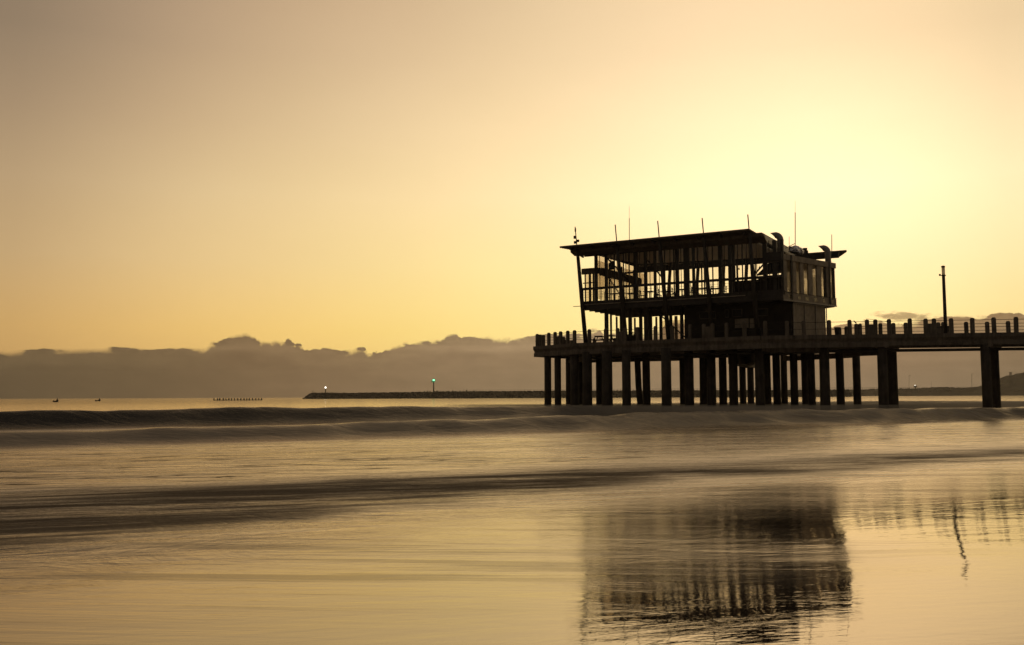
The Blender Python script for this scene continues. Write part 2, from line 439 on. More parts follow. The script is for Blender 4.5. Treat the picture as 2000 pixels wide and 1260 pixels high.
chop = np.maximum(chop, band * 1.15)
milk = lut(t_, [(-5, .0), (3.0, .0), (4.7, .05), (5.8, .40), (8, .40), (11, .22), (14, .1), (20, .0)]) * lut(s_, [(-15, .25), (0, .4), (4.5, .9), (6.4, 1.0), (8.0, .25), (40, .2)])
ny, nx = X.shape
me = bpy.data.meshes.new('sea')
me.vertices.add(nx * ny); me.vertices.foreach_set('co', np.stack([X, Y, Z], -1).astype(np.float32).ravel())
ii = np.arange(nx * ny).reshape(ny, nx)
quads = np.stack([ii[:-1, :-1], ii[:-1, 1:], ii[1:, 1:], ii[1:, :-1]], -1).reshape(-1, 4)
me.loops.add(quads.size); me.loops.foreach_set('vertex_index', quads.ravel().astype(np.int32))
me.polygons.add(len(quads)); me.polygons.foreach_set('loop_start', (np.arange(len(quads)) * 4).astype(np.int32))
me.polygons.foreach_set('loop_total', np.full(len(quads), 4, np.int32))
me.update(calc_edges=True); me.polygons.foreach_set('use_smooth', np.ones(len(quads), bool))
ior = 2.3 - .7 * sst(t_, 12, 26)
patch = lut(t_, [(4, 0), (7, .35), (12, .45), (16, .5), (19, .8), (37, .8), (41, .4), (44, .0)])
patch_weight = lut(s_, [(-10, .85), (5, .8), (20, .62), (45, .45), (70, .6)]) * (1 + .35 * (1 - sst(t_, 17, 27)))
for nm, arr in (('patch_weight', patch_weight), ('patch', patch), ('ior', ior), ('foam', foam), ('film', rough), ('chop', chop), ('milk', milk)):
    a = me.attributes.new(nm, 'FLOAT', 'POINT'); a.data.foreach_set('value', arr.astype(np.float32).ravel())
m, t, p, o = make_mat('sea_water'); t.n.remove(p)
pos = t.add('ShaderNodeNewGeometry').outputs['Position']
def att(nm):
    n = t.add('ShaderNodeAttribute'); n.attribute_name = nm; return n.outputs['Fac']
A_foam, A_film, A_chop, A_milk = att('foam'), att('film'), att('chop'), att('milk')
near_dir = t.mapping(pos, (1, 1, 1), (0, 0, R(7)))
shore_dir = t.mapping(pos, (1, 1, 1), (0, 0, R(-17)))
st_fine = t.noise(t.mapping(near_dir, (.30, 5.0, 1)), 1.0, 5, .62)
st_mid = t.noise(t.mapping(near_dir, (.10, 1.3, 1)), 1.0, 4, .55)
sh_fine = t.noise(t.mapping(shore_dir, (.35, 2.6, 1)), 1.0, 6, .62, dist=.4)
sh_mid = t.noise(t.mapping(shore_dir, (.07, .5, 1)), 1.0, 4, .6, dist=.5)
sh_lump = t.noise(t.mapping(shore_dir, (.30, .45, 1)), 1.0, 5, .6, dist=1.2)
fo = t.math('MULTIPLY', A_foam, t.rng(t.math('ADD', t.math('MULTIPLY', sh_fine, .5), t.math('MULTIPLY', sh_lump, .5)), .33, .62, .55, 1.25), clamp=True)
mk = t.math('MULTIPLY', A_milk, t.rng(t.math('MULTIPLY_ADD', st_fine, .6, t.math('MULTIPLY', st_mid, .4)), .34, .64, .55, 1.2), clamp=True)
cover = t.math('MAXIMUM', fo, mk)
A_patch = att('patch')
lace = t.noise(t.mapping(shore_dir, (.30, .85, 1)), 1.0, 7, .66, dist=2.2)
farp = t.math('MULTIPLY', t.rng(t.math('MULTIPLY_ADD', lace, .62, t.math('MULTIPLY', sh_fine, .38)), .50, .63), t.rng(A_patch, .4, .8))
nearp = t.math('MULTIPLY', t.rng(t.math('MULTIPLY_ADD', st_fine, .6, t.math('MULTIPLY', st_mid, .4)), .50, .62), t.rng(A_patch, .05, .4, 0, .38))
dull_patch = t.math('MAXIMUM', t.math('MULTIPLY', farp, att('patch_weight'), clamp=True), nearp, clamp=True)  # dark patches painted in for the broken sky reflection on the water
sandy = t.math('MULTIPLY', t.rng(A_chop, .55, 1.0), t.rng(t.math('MULTIPLY_ADD', sh_fine, .55, t.math('MULTIPLY', sh_mid, .45)), .36, .58, .25, 1.0), clamp=True)
chopn = t.math('MULTIPLY', A_chop, t.rng(t.math('ADD', t.math('MULTIPLY', sh_fine, .5), t.math('MULTIPLY', sh_mid, .5)), .38, .60, .15, 1.5))
rgh = t.math('ADD', A_film, t.math('MULTIPLY', chopn, .20))
rgh = t.math('MULTIPLY', rgh, t.rng(st_fine, .3, .7, .8, 1.25))
# relief: nearly still in the thin sheet close by, livelier seaward
calm = t.rng(A_film, .05, .18, .03, 1.0, smooth=False)
hgt = t.math('MULTIPLY', t.math('SUBTRACT', st_fine, .5), .010)
hgt = t.math('ADD', hgt, t.math('MULTIPLY', t.math('SUBTRACT', st_mid, .5), .014))
hgt = t.math('MULTIPLY', hgt, calm)
rip = t.noise(t.mapping(near_dir, (.8, 7.0, 1)), 1.0, 3, .5, dist=.6)
hgt = t.math('ADD', hgt, t.math('MULTIPLY', t.math('SUBTRACT', rip, .5), .0007))
hgt = t.math('ADD', hgt, t.math('MULTIPLY', t.math('MULTIPLY', t.math('SUBTRACT', sh_fine, .5), A_chop), .16))
hgt = t.math('ADD', hgt, t.math('MULTIPLY', t.math('MULTIPLY', t.math('SUBTRACT', sh_lump, .5), A_chop), .40))
bp = t.add('ShaderNodeBump'); bp.inputs['Strength'].default_value = 1.0; bp.inputs['Distance'].default_value = 1.0
t.link(hgt, bp.inputs['Height'])
fr = t.add('ShaderNodeFresnel'); t.link(att('ior'), fr.inputs[0]); t.link(bp.outputs[0], fr.inputs['Normal'])
gl = t.add('ShaderNodeBsdfGlossy'); t.link(rgh, gl.inputs['Roughness']); t.link(bp.outputs[0], gl.inputs['Normal'])
gl.inputs[0].default_value = (1.0, .905, .765, 1)
df = t.add('ShaderNodeBsdfDiffuse')
water_col = t.mix(A_chop, (.014, .010, .007), (.03, .023, .016))
t.put(df.inputs[0], t.mix(cover, t.mix(t.math('MAXIMUM', sandy, dull_patch), water_col, (.055, .042, .03)), (.31, .275, .228)))
mx = t.add('ShaderNodeMixShader')
t.link(t.math('MULTIPLY', t.math('MULTIPLY', fr.outputs[0], 1.3, clamp=True), t.math('SUBTRACT', 1.0, t.math('MAXIMUM', t.math('MAXIMUM', t.math('MULTIPLY', fo, .85), t.math('MULTIPLY', mk, .3)), t.math('MAXIMUM', t.math('MULTIPLY', sandy, .86), dull_patch)))), mx.inputs[0])
t.link(df.outputs[0], mx.inputs[1]); t.link(gl.outputs[0], mx.inputs[2]); t.link(mx.outputs[0], o.inputs[0])
me.materials.append(m)
sea = bpy.data.objects.new('sea', me); COL.objects.link(sea); tag(sea, kind='structure')

# long-exposure spray hanging low over the broken water round the pylons
m, t, p, o = make_mat('sea_mist'); t.n.remove(p)
pv = t.add('ShaderNodeVolumePrincipled'); pv.inputs['Density'].default_value = .12; pv.inputs['Color'].default_value = (.62, .57, .5, 1); pv.inputs['Anisotropy'].default_value = 0
t.link(pv.outputs[0], o.inputs['Volume'])
def ts(tt, ss): return (ss * CS - tt * SN, ss * SN + tt * CS)
mc = [ts(47, 44), ts(47, 118), ts(88, 118), ts(88, 44)]
me_ = bpy.data.meshes.new('sea_mist')
me_.from_pydata([(x, y, z) for z in (-.5, 1.12) for x, y in mc], [], BOXV := [(3, 2, 1, 0), (4, 5, 6, 7), (0, 1, 5, 4), (1, 2, 6, 5), (2, 3, 7, 6), (3, 0, 4, 7)])
me_.materials.append(m); mo = bpy.data.objects.new('sea_mist', me_); COL.objects.link(mo)
tag(mo, 'low pale spray hanging over the surf round the feet of the pylons', 'mist', kind='stuff')

# ------------------------------------------------------------------ pier
DECK = 6.9
pA, pB, pC = Vector((2.3, 94.5)), Vector((5.8, 89.0)), Vector((21.0, 79.0))
pdir = Vector((20.4, -3.2)).normalized(); pnor = Vector((-pdir.y, pdir.x))
pD = pC + pdir * 62
jn = pC + pdir * 10.2                     # where the narrow pier meets the head
WID = 4.6
head = [pA, pB, pC, jn, jn + pnor * WID, jn + pnor * WID + Vector((-3.5, 10)), Vector((17, 101)), Vector((7.5, 101.5))]
pier = thing('pier', (20, 82, 0), 'concrete pier on tall round pylons carrying the glazed building out over the surf', 'pier')
G().prism([tuple(v) for v in head], DECK - .3, DECK).build('head_slab', M['concrete'], pier)
G().prism([tuple(jn), tuple(pD), tuple(pD + pnor * WID), tuple(jn + pnor * WID)], DECK - .3, DECK - .004).build('walkway_slab', M['concrete'], pier)
G().prism([tuple(v * .0 + Vector((v.x * .9 + 1.55, v.y * .9 + 8.7))) for v in head], DECK - .9, DECK - .3).build('under_slab', M['concrete'], pier)
def edge_beam(a, b, nrm, seg=2.9, h=1.02, nose=.22):
    """profiled edge beam in butted segments: overhanging lip above a recessed lower face"""
    a, b = Vector(a), Vector(b); L = (b - a).length; n = max(1, round(L / seg)); d = (b - a).normalized()
    for i in range(n):
        p0 = a + d * (L * i / n + (.012 if i else 0)); p1 = a + d * (L * (i + 1) / n - (.012 if i < n - 1 else 0))
        prof = [(nose + rnd.uniform(-.01, .01), .03), (nose, -.28), (nose - .16, -.5), (nose - .16, -.62), (nose - .08, -.68), (nose - .08, -h), (-.3, -h), (-.3, .03)]
        vs = []
        for q in (p0, p1):
            for off, dz in prof: vs.append((q.x + nrm.x * off, q.y + nrm.y * off, DECK + dz))
        k = len(prof)
        fs = [tuple(range(k)), tuple(range(2 * k - 1, k - 1, -1))] + [(j, (j + 1) % k, k + (j + 1) % k, k + j) for j in range(k)]
        mesh_obj('edge_beam', vs, fs, M['concrete'], pier)
def outn(a, b): d = (Vector(b) - Vector(a)).normalized(); return Vector((d.y, -d.x))
for i in range(len(head)):
    a, b = head[i], head[(i + 1) % len(head)]
    if i == 3: continue
    edge_beam(a, b, outn(a, b))
edge_beam(jn, pD, outn(jn, pD), h=.92)
edge_beam(pD + pnor * WID, jn + pnor * WID, -outn(jn, pD), h=.92)

def line_px(a, b, px, py=655):
    """point of the ground-plan line a-b that shows at column px"""
    d = ray(px, py); k = d.x / d.y; a, b = Vector(a), Vector(b); e = b - a
    tt = (k * a.y - a.x) / (e.x - k * e.y)
    return a + e * tt
POST_H = 1.27
def post_mesh():
    g = G(); w2, h = .155, POST_H
    prof = [(w2, 0), (w2, h - .14), (w2 * .86, h - .05), (w2 * .5, h)]
    vs = []; fs = []
    for r_, z in prof:
        c = r_ * .35
        vs += [(-r_ + c, -r_, z), (r_ - c, -r_, z), (r_, -r_ + c, z), (r_, r_ - c, z), (r_ - c, r_, z), (-r_ + c, r_, z), (-r_, r_ - c, z), (-r_, -r_ + c, z)]
    for i in range(len(prof) - 1):
        for k in range(8): fs.append((i * 8 + k, i * 8 + (k + 1) % 8, (i + 1) * 8 + (k + 1) % 8, (i + 1) * 8 + k))
    fs.append(tuple(range(24, 32)))
    me_ = bpy.data.meshes.new('guard_post'); me_.from_pydata(vs, [], fs); me_.materials.append(M['concrete']); return me_
PM = post_mesh()
def post(p, rz, zs=1.0, dz=0.0):
    o_ = bpy.data.objects.new('guard_post', PM); COL.objects.link(o_)
    o_.parent = pier; o_.matrix_parent_inverse = PINV[pier.name]
    o_.location = (p.x, p.y, DECK + .02 + dz); o_.rotation_euler = (rnd.uniform(-.012, .012), rnd.uniform(-.012, .012), rz)
    o_.scale = (1, 1, zs * rnd.uniform(.985, 1.015)); return o_
def rails(a, b, ni):
    for z in (.87, .42):
        G().tube([(a.x + ni.x, a.y + ni.y, DECK + POST_H * z), (b.x + ni.x, b.y + ni.y, DECK + POST_H * z)], .022, 6).build('guard_rail', M['steel'], pier)
def row(a, b, pxs, inset=.05):
    n = outn(a, b) * -inset; rz = math.atan2(b.y - a.y, b.x - a.x)
    for px in pxs:
        q = line_px(a, b, px, 640); post(q + n, rz)
    rails(a, b, n)
row(pA, pB, [1048.5, 1071, 1083.5, 1094, 1108])
row(pB, pC, [1121.5, 1150.6, 1182.5, 1206, 1220.5, 1245, 1279.6, 1312.5, 1347.5, 1374.5, 1391, 1419, 1453.7])
row(pC, pD, [1494.4, 1537, 1570, 1620, 1660, 1694, 1710, 1737, 1777.4, 1808.5, 1825, 1858.6, 1899.7, 1942, 1985, 2030, 2075, 2122, 2170])
def filler(a, b, px0, px1, z, ins=.05, name='post_infill'):
    p0 = line_px(a, b, px0, 650); p1 = line_px(a, b, px1, 650); n = outn(a, b) * -ins
    G().bar((p0.x + n.x, p0.y + n.y, DECK + z / 2), (p1.x + n.x, p1.y + n.y, DECK + z / 2), .2, z).build(name, M['concrete'], pier)
filler(pB, pC, 1376, 1389.5, 1.02); filler(pB, pC, 1208, 1218.5, .95); filler(pC, pD, 1696, 1709, .86); filler(pC, pD, 1811, 1823, .86)
# far side of the walkway and of the head
fA, fB = jn + pnor * WID, pD + pnor * WID
row(fB, fA, [1679.5, 1672, 1719, 1745, 1769, 1832, 1842, 1887, 1928, 1969, 2012, 2055], inset=.05)
h4, h5, h6, h7 = head[4], head[5], head[6], head[7]
row(h4, h5, [1653.7, 1640]); row(h6, h7, [1270, 1230, 1200, 1160]); row(h7, pA, [1100, 1090.5, 1060.5, 1054])
# lumps of low wall at the far parapet
for px, ww, z in ((1104, .55, .98), (1117, .45, .98), (1837, 1.5, .98)):
    q = line_px(h7, pA, px, 650) if px < 1300 else line_px(fA, fB, px, 650)
    G().box((q.x - ww / 2, q.y - .15, DECK), (q.x + ww / 2, q.y + .15, DECK + z)).build('low_wall', M['concrete'], pier)

PYL = [ # centre px, width px, distance
 (1070, 13.5, 93), (1089.5, 13, 92.2), (1111, 12, 99), (1122, 17, 89.6), (1133, 14, 97), (1147, 19, 88.3), (1170, 12, 95), (1186, 20.5, 86.9), (1223.5, 17, 84.9),
 (1247, 12, 95), (1262.5, 15, 90), (1301.5, 19.5, 81.6), (1334, 13, 93), (1346, 18, 85.5), (1374, 15, 92), (1389.5, 17.5, 84.6), (1412, 15, 90), (1432.5, 17, 83.9), (1450.5, 12.5, 96), (1466, 12.5, 97),
 (1484, 18, 80.4), (1499, 13, 90), (1517, 14.5, 88), (1531.5, 12.5, 94), (1551, 14.5, 85), (1572, 12.5, 90), (1585, 14, 83.5), (1611, 19, 79.2), (1641, 15, 84.5), (1673.5, 14.5, 86),
 (1724.5, 18.5, 77.9), (1743.5, 18.5, 80.9), (1927, 18, 76.4), (1943.5, 17.5, 79.9), (2150, 19, 74.6), (2166, 18, 78)]
for i, (px, wp, yy) in enumerate(PYL):
    q = at(px, 745, yy); r_ = wp / F * yy / 2
    lean = .45 if i == 9 else rnd.uniform(-.04, .04)
    path = [(q.x + lean * .5, q.y, -3), (q.x + lean * .3, q.y, 1.2), (q.x, q.y, 3), (q.x - lean * .2, q.y, DECK - .85)]
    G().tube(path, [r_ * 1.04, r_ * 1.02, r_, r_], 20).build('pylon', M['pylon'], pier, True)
# cap beams and hanging service pipes
for a_, b_ in ((30, 31), (32, 33), (34, 35)):
    q0, q1 = at(PYL[a_][0], 700, PYL[a_][2]), at(PYL[b_][0], 700, PYL[b_][2]); d = (q1 - q0).normalized() * .3
    G().bar((q0.x - d.x, q0.y - d.y, DECK - .86), (q1.x + d.x, q1.y + d.y, DECK - .86), 1.0, .5).build('cap_beam', M['concrete'], pier)
def cap(px0, y0, px1, y1, z, ww=.55, hh=.5):
    q0, q1 = at(px0, 700, y0), at(px1, 700, y1)
    G().bar((q0.x, q0.y, z), (q1.x, q1.y, z), ww, hh).build('cap_beam', M['concrete'], pier)
cap(1484, 80.4, 1611, 79.2, 5.78, .6, .4); cap(1641, 84.5, 1743, 81.4, 5.66, .6, .55); cap(1484, 80.4, 1450, 97, 5.3, .7, .9); cap(1432, 84, 1466, 97, 5.2, .9, .9); cap(1531, 94, 1672, 86, 5.6, .6, .5)
cap(1147, 88.3, 1133, 98, 5.65); cap(1111, 98.6, 1340, 93, 5.55, .5, .3); cap(1262, 90, 1432, 88, 5.6, .45, .25)
q0 = pC + pnor * 1.2; q1 = pD + pnor * 1.2
G().tube([(q0.x, q0.y, DECK - 1.3), (q1.x, q1.y, DECK - 1.16)], .13, 10).build('service_pipe', M['steel'], pier, True)
G().tube([(pB.x + 1, pB.y + 2.5, DECK - 1.35), (pC.x, pC.y + 2, DECK - 1.2)], .10, 8).build('service_pipe', M['steel'], pier, True)

# ------------------------------------------------------------------ the building on the pier head
O = Vector((15.4, 83.1)); u = Vector((.866, -.5)); v = Vector((.5, .866))
def L(a, b, z): q = O + u * a + v * b; return Vector((q.x, q.y, z))
def U(px, b=0.0, py=560):
    d = ray(px, py); k = d.x / d.y; q = O + v * b
    return (k * q.y - q.x) / (u.x - k * u.y)
FB, FT = 9.97, 10.82        # underside and top of the upper floor
CE = 15.08                  # ceiling
bld = thing('restaurant_building', (O.x, O.y, DECK), 'dark two-storey glazed building with leaning poles and flat louvred roof on the pier head', 'building')
def bx(name, a0, a1, b0, b1, z0, z1, mat, parent=bld):
    return G().hexa([L(a0, b0, z0), L(a1, b0, z0), L(a1, b1, z0), L(a0, b1, z0), L(a0, b0, z1), L(a1, b0, z1), L(a1, b1, z1), L(a0, b1, z1)]).build(name, mat, parent)
uL, uI, uR = U(1136), U(1163.5), U(1529)
DEP = 10.3
# floors
bx('upper_floor', uL, uR, 0, DEP, FB + .5, FT, M['darkwall'])
bx('bounce_floor', uL + .2, uR - .2, .2, DEP - .1, FT + .002, FT + .03, M['bounce_sheet'])  # pale sheet added on the floor to bounce glow up to the ceiling
bx('floor_edge_trim', uL - .1, uR - 3.2, -.10, -.022, FB + .50, FB + .57, M['cladding'])
for k in range(9):
    b = .2 + k * (DEP - .5) / 8
    bx('floor_joist', uL + .1, uR - .1, b, b + .16, FB + .02, FB + .5, M['steel'])
for k in range(7):
    a = uL + .3 + k * (uR - uL - .6) / 6
    bx('cross_joist', a, a + .14, .4, DEP - .4, FB + .1, FB + .42, M['steel'])
bx('floor_edge_beam', uL, uR, -.02, .14, FB, FT, M['steel'])
# roof: deck, spandrels and projecting louvres
bx('roof', U(1150), U(1473) + .3, 1.4, 14.6, 15.66, 15.98, M['steel'])
ca, cz = uI + .2, U(1473) + .2
G().hexa([L(ca, .25, CE), L(cz, .25, CE), L(cz, DEP, CE + .04), L(ca, DEP, CE + .44), L(ca, .25, CE + .1), L(cz, .25, CE + .1), L(cz, DEP, CE + .14), L(ca, DEP, CE + .54)]).build('ceiling', M['ceiling'], bld)
bx('roof_spandrel', uL + .3, U(1495), -.02, .22, CE, 15.6, M['darkwall'])
bx('roof_spandrel', uI, uI + .18, .24, DEP, CE + .1, 15.64, M['darkwall'])
G().hexa([L(ca, DEP + .01, CE + .36), L(cz, DEP + .01, CE - .02), L(cz, DEP + .2, CE - .02), L(ca, DEP + .2, CE + .36), L(ca, DEP + .01, 15.64), L(cz, DEP + .01, 15.64), L(cz, DEP + .2, 15.64), L(ca, DEP + .2, 15.64)]).build('roof_spandrel', M['darkwall'], bld)
for k in range(12):
    b = -1.75 + k * .275
    l0, l1 = (U(1093 + 4.5 * k if k < 8 else 1140, b, 480), U(1463, -1.75, 447) + rnd.uniform(-.05, .05))
    bx('louvre_slat', l0, l1, b, b + .2, 15.82 - .012 * k, 15.98 - .004 * k, M['timber'])
for k in range(12):
    b = 13.6 + k * .275
    bx('louvre_slat', uI - 1.5, U(1653 - 1.3 * k, b, 490), b, b + .2, 15.62, 15.8, M['timber'])
bx('rear_roof_beam', uI - 1.2, U(1638, 12.8, 497), 12.7, 13.0, 15.0, 15.55, M['steel'])
for k in range(9):
    a = U(1126) + k * (U(1462) - U(1126)) / 8
    G().hexa([L(a, -1.5, 15.62), L(a + .14, -1.5, 15.62), L(a + .14, 1.4, 15.2), L(a, 1.4, 15.2), L(a, -1.5, 15.8), L(a + .14, -1.5, 15.8), L(a + .14, 1.4, 15.74), L(a, 1.4, 15.74)]).build('eave_bracket', M['steel'], bld)
G().hexa([L(uL - .7, -.9, 15.45), L(U(1500), -.9, 15.35), L(U(1500), 0, 14.95), L(uL - .7, 0, 15.2), L(uL - .7, -.9, 15.7), L(U(1495), -.9, 15.7), L(U(1495), 0, 15.72), L(uL - .7, 0, 15.72)]).build('eave_soffit', M['timber'], bld)
bx('roof_fascia', U(1473) + .3, U(1473) + .55, .9, 14.6, 15.38, 16.0, M['galv'])
for px in (1185.5, 1269, 1355.5, 1447):
    a = U(px, 0, 460); bx('roof_bracket', a - .25, a + .25, -1.2, -.9, 15.98, 16.08, M['steel'])
# leaning poles that pass through the eaves
for pb, yb, pt_, yt, zt in ((1144, 668, 1127.3, 481, 15.6), (1222.8, 665, 1205, 470, 17.55), (1306, 663, 1288, 464, 17.5), (1391.5, 658, 1374.5, 457, 17.35), (1480, 655, 1463.5, 449, 17.25)):
    ab, a_t = U(pb, .35, yb), U(pt_, -1.15, yt)
    G().tube([L(ab, .35, DECK), L((ab + a_t) / 2, -.4, 11.3), L(a_t, -1.15, 15.7)], [.21, .19, .15], 12).build('leaning_pole', M['steel'], bld, True)
    if zt > 16: G().tube([L(a_t, -1.15, 15.7), L(a_t - (ab - a_t) * .2, -1.45, zt)], .05, 8).build('pole_spike', M['steel'], bld, True)
a = U(1128.5, -.45, 520)
bx('pole_bracket', a - .6, a + .2, -.3, -.2, 10.35, 10.4, M['steel'])
for px, pt in ((1307, 1313), (1362, 1366), (1412.5, 1417), (1457.5, 1460.5)):
    a = U(px, DEP, 560)
    G().tube([L(a, DEP - .6, FT), L(a, DEP + .5, 15.4)], .17, 10).build('leaning_pole', M['cladding'], bld, True)  # paler material paints light and haze onto the rear poles
# facade columns of the upper storey: px, width px
for px, wp in ((1163.5, 5.5), (1183.5, 5.5), (1240.8, 7), (1260.5, 5.5), (1279, 5), (1322, 6.5), (1340, 9.5), (1354.5, 5), (1407, 7), (1426, 6.5), (1433.5, 5), (1494.5, 7.5), (1514, 7), (1528.5, 5)):
    a = U(px, .15); h = wp / F * 83 / 2
    bx('column', a - h, a + h, .15, .15 + 2 * h, FT, CE + .05, M['steel'])
for px in (1200.6, 1218.5, 1229.3, 1299, 1317, 1363.5, 1392.8, 1451, 1376.5):
    a = U(px, .1)
    bx('mullion', a - .05, a + .05, .05, .15, FT, CE + .05, M['steel'])
for px in (1172, 1194, 1210, 1223, 1250, 1270, 1288, 1309.5, 1331, 1347, 1384, 1416, 1442, 1459.5, 1479, 1504, 1521):
    a = U(px, .1); bx('glazing_bar', a - .028, a + .028, .06, .11, FT, CE + .05, M['steel'])
bx('handrail', uL, uR, -.12, .04, 11.88, 12.10, M['steel'])
bx('transom', U(1213), uR - .1, 0, .1, 13.16, 13.32, M['steel'])
#bx('rear_transom', uI + .2, U(1500), DEP - .08, DEP + .04, 11.95, 12.2, M['steel'])
for z in (11.2, 11.42, 11.64):
    G().tube([L(uL, -.06, z), L(U(1500), -.06, z)], .012, 5).build('balcony_wire', M['steel'], bld)
k = 0; a = uL + .2
while a < U(1497):
    bx('baluster', a - .02, a + .02, -.09, -.05, FT - .4, 11.92, M['steel']); a += .62
bx('balcony_screen', U(1430), uR, .3, .36, FT, 11.85, M['darkwall'])
# diagonal braces
def brace(p0, p1, w_=.12): G().bar(p0, p1, w_).build('brace', M['steel'], bld)
brace(L(U(1185), .3, 14.75), L(U(1234), .3, 12.1)); brace(L(U(1263), .3, 14.3), L(U(1295), .3, 12.4)); brace(L(U(1494), .3, 13.3), L(U(1472), .3, 12.3))
brace(L(U(1186, DEP), DEP, 14.6), L(U(1215, DEP), DEP, 12.1))
# glass of the front, by bay; and of the back
fpx = [1163.5, 1183.5, 1200.6, 1218.5, 1240.8, 1260.5, 1279, 1299, 1322, 1340, 1363.5, 1392.8, 1407, 1433.5, 1451, 1494.5, 1528.5]
for i in range(len(fpx) - 1):
    bx('window_pane', U(fpx[i]) + .12, U(fpx[i + 1]) - .12, .11, .122, 12.12, CE, M['smoked' if i < 6 else 'glass'])
rp = [1305, 1330, 1360, 1388, 1412, 1436, 1460, 1485]
for i in range(len(rp) - 1):
    bx('window_pane', U(rp[i], DEP) + .1, U(rp[i + 1], DEP) - .1, DEP + .11, DEP + .122, FT + .2, CE - .05, M['glass'])
for px in (1308, 1371, 1440, 1476):
    a = U(px, DEP); bx('mullion', a - .06, a + .06, DEP - .05, DEP + .05, FT, CE, M['steel'])
for i in range(4):
    b0, b1 = .35 + i * 3.0, .25 + (i + 1) * 3.0
    bx('window_pane', uI + .02, uI + .032, b0, b1 - .12, FT + .2, CE - .4, M['smoked'])
    bx('mullion', uI - .05, uI + .07, b1 - .12, b1 - .02, FT, CE - .3, M['steel'])
# mid-height canopy band round the left end
bx('canopy_band', uL - .15, uI + .1, .3, .55, 13.45, 14.0, M['timber'])
bx('canopy_band', uI + .1, uI + .5, .55, DEP - .1, 13.3, 13.98, M['timber'])
for px, wp in ((1143, 2), (1152, 4.5), (1159, 3)):
    a = U(px, .4); h = wp / F * 88 / 2; bx('mullion', a - h, a + h, .38, .48, FT, 13.45, M['steel'])
bx('window_pane', uL + .1, uI, .42, .432, FT, 13.45, M['smoked'])
bx('handrail', uL, uI, .3, .36, 12.55, 12.65, M['steel'])
G().hexa([L(uI - .35, .9, 13.9), L(uI + .1, .9, 13.9), L(uI + .1, 1.1, 13.9), L(uI - .35, 1.1, 13.9), L(uI - .35, .9, 14.7), L(uI + .1, .9, 14.7), L(uI + .1, 1.1, 14.7), L(uI - .35, 1.1, 14.7)]).build('speaker_box', M['black'], bld).location.x += 1.3

# ground floor: open colonnade, then dark walls
for px, wp, b in ((1183.5, 6.2, .8), (1192.8, 3.2, 6), (1204, 3, 9), (1212.5, 4.5, 3), (1229.8, 6, .8), (1239.5, 3, 11.5), (1250.6, 5.5, 3), (1261.5, 8.5, .8), (1270.5, 4.5, 5), (1281.5, 3.4, 11.5), (1290, 5, 3), (1309.5, 5, 1.5), (1319.8, 5, 11.5), (1330.8, 5.5, 3)):
    a = U(px, b, 640); yq = (O + u * a + v * b).y; h = wp / F * yq / 2
    bx('column', a - h, a + h, b, b + 2 * h, DECK, FB + .1, M['steel'] if b < 11 else M['cladding'])
brace(L(U(1274, 1), 1, FB - .02), L(U(1340, 1), 1, DECK + .1), .1)
for i in range(3): bx('rear_screen_pane', U(1290 + i * 16, 11.8), U(1304 + i * 16, 11.8), 11.8, 11.812, DECK + .1, FB - .3, M['smoked'])
N, Mm = Vector((22.75, 78.95)), Vector((29.6, 85.2))
bd = (Mm - N).normalized(); bn = Vector((bd.y, -bd.x))
g0 = O + u * U(1337, 1.6, 640) + v * 1.6; g1 = Vector((24.25, 80.75)); g2 = Vector((28.35, 84.55)); g3 = g2 + Vector((-4.5, 6)); g4 = g0 + v * 8.5
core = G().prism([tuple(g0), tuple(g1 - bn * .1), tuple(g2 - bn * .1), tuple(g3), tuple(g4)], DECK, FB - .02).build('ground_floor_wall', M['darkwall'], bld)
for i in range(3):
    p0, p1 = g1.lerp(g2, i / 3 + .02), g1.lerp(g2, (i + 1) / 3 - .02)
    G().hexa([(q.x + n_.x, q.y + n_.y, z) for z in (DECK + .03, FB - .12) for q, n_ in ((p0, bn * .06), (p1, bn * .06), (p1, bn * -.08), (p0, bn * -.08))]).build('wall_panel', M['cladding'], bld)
for i in range(4):
    q = g1.lerp(g2, i / 3)
    G().bar((q.x + bn.x * .1, q.y + bn.y * .1, DECK + (.03 if i != 1 else 1.0)), (q.x + bn.x * .1, q.y + bn.y * .1, FB - .1), .09, .07).build('panel_trim', M['trim'], bld)
G().bar((g1.x + bn.x * .12, g1.y + bn.y * .12, FB - .05), (g2.x + bn.x * .12, g2.y + bn.y * .12, FB - .05), .12, .12).build('panel_trim', M['trim'], bld)
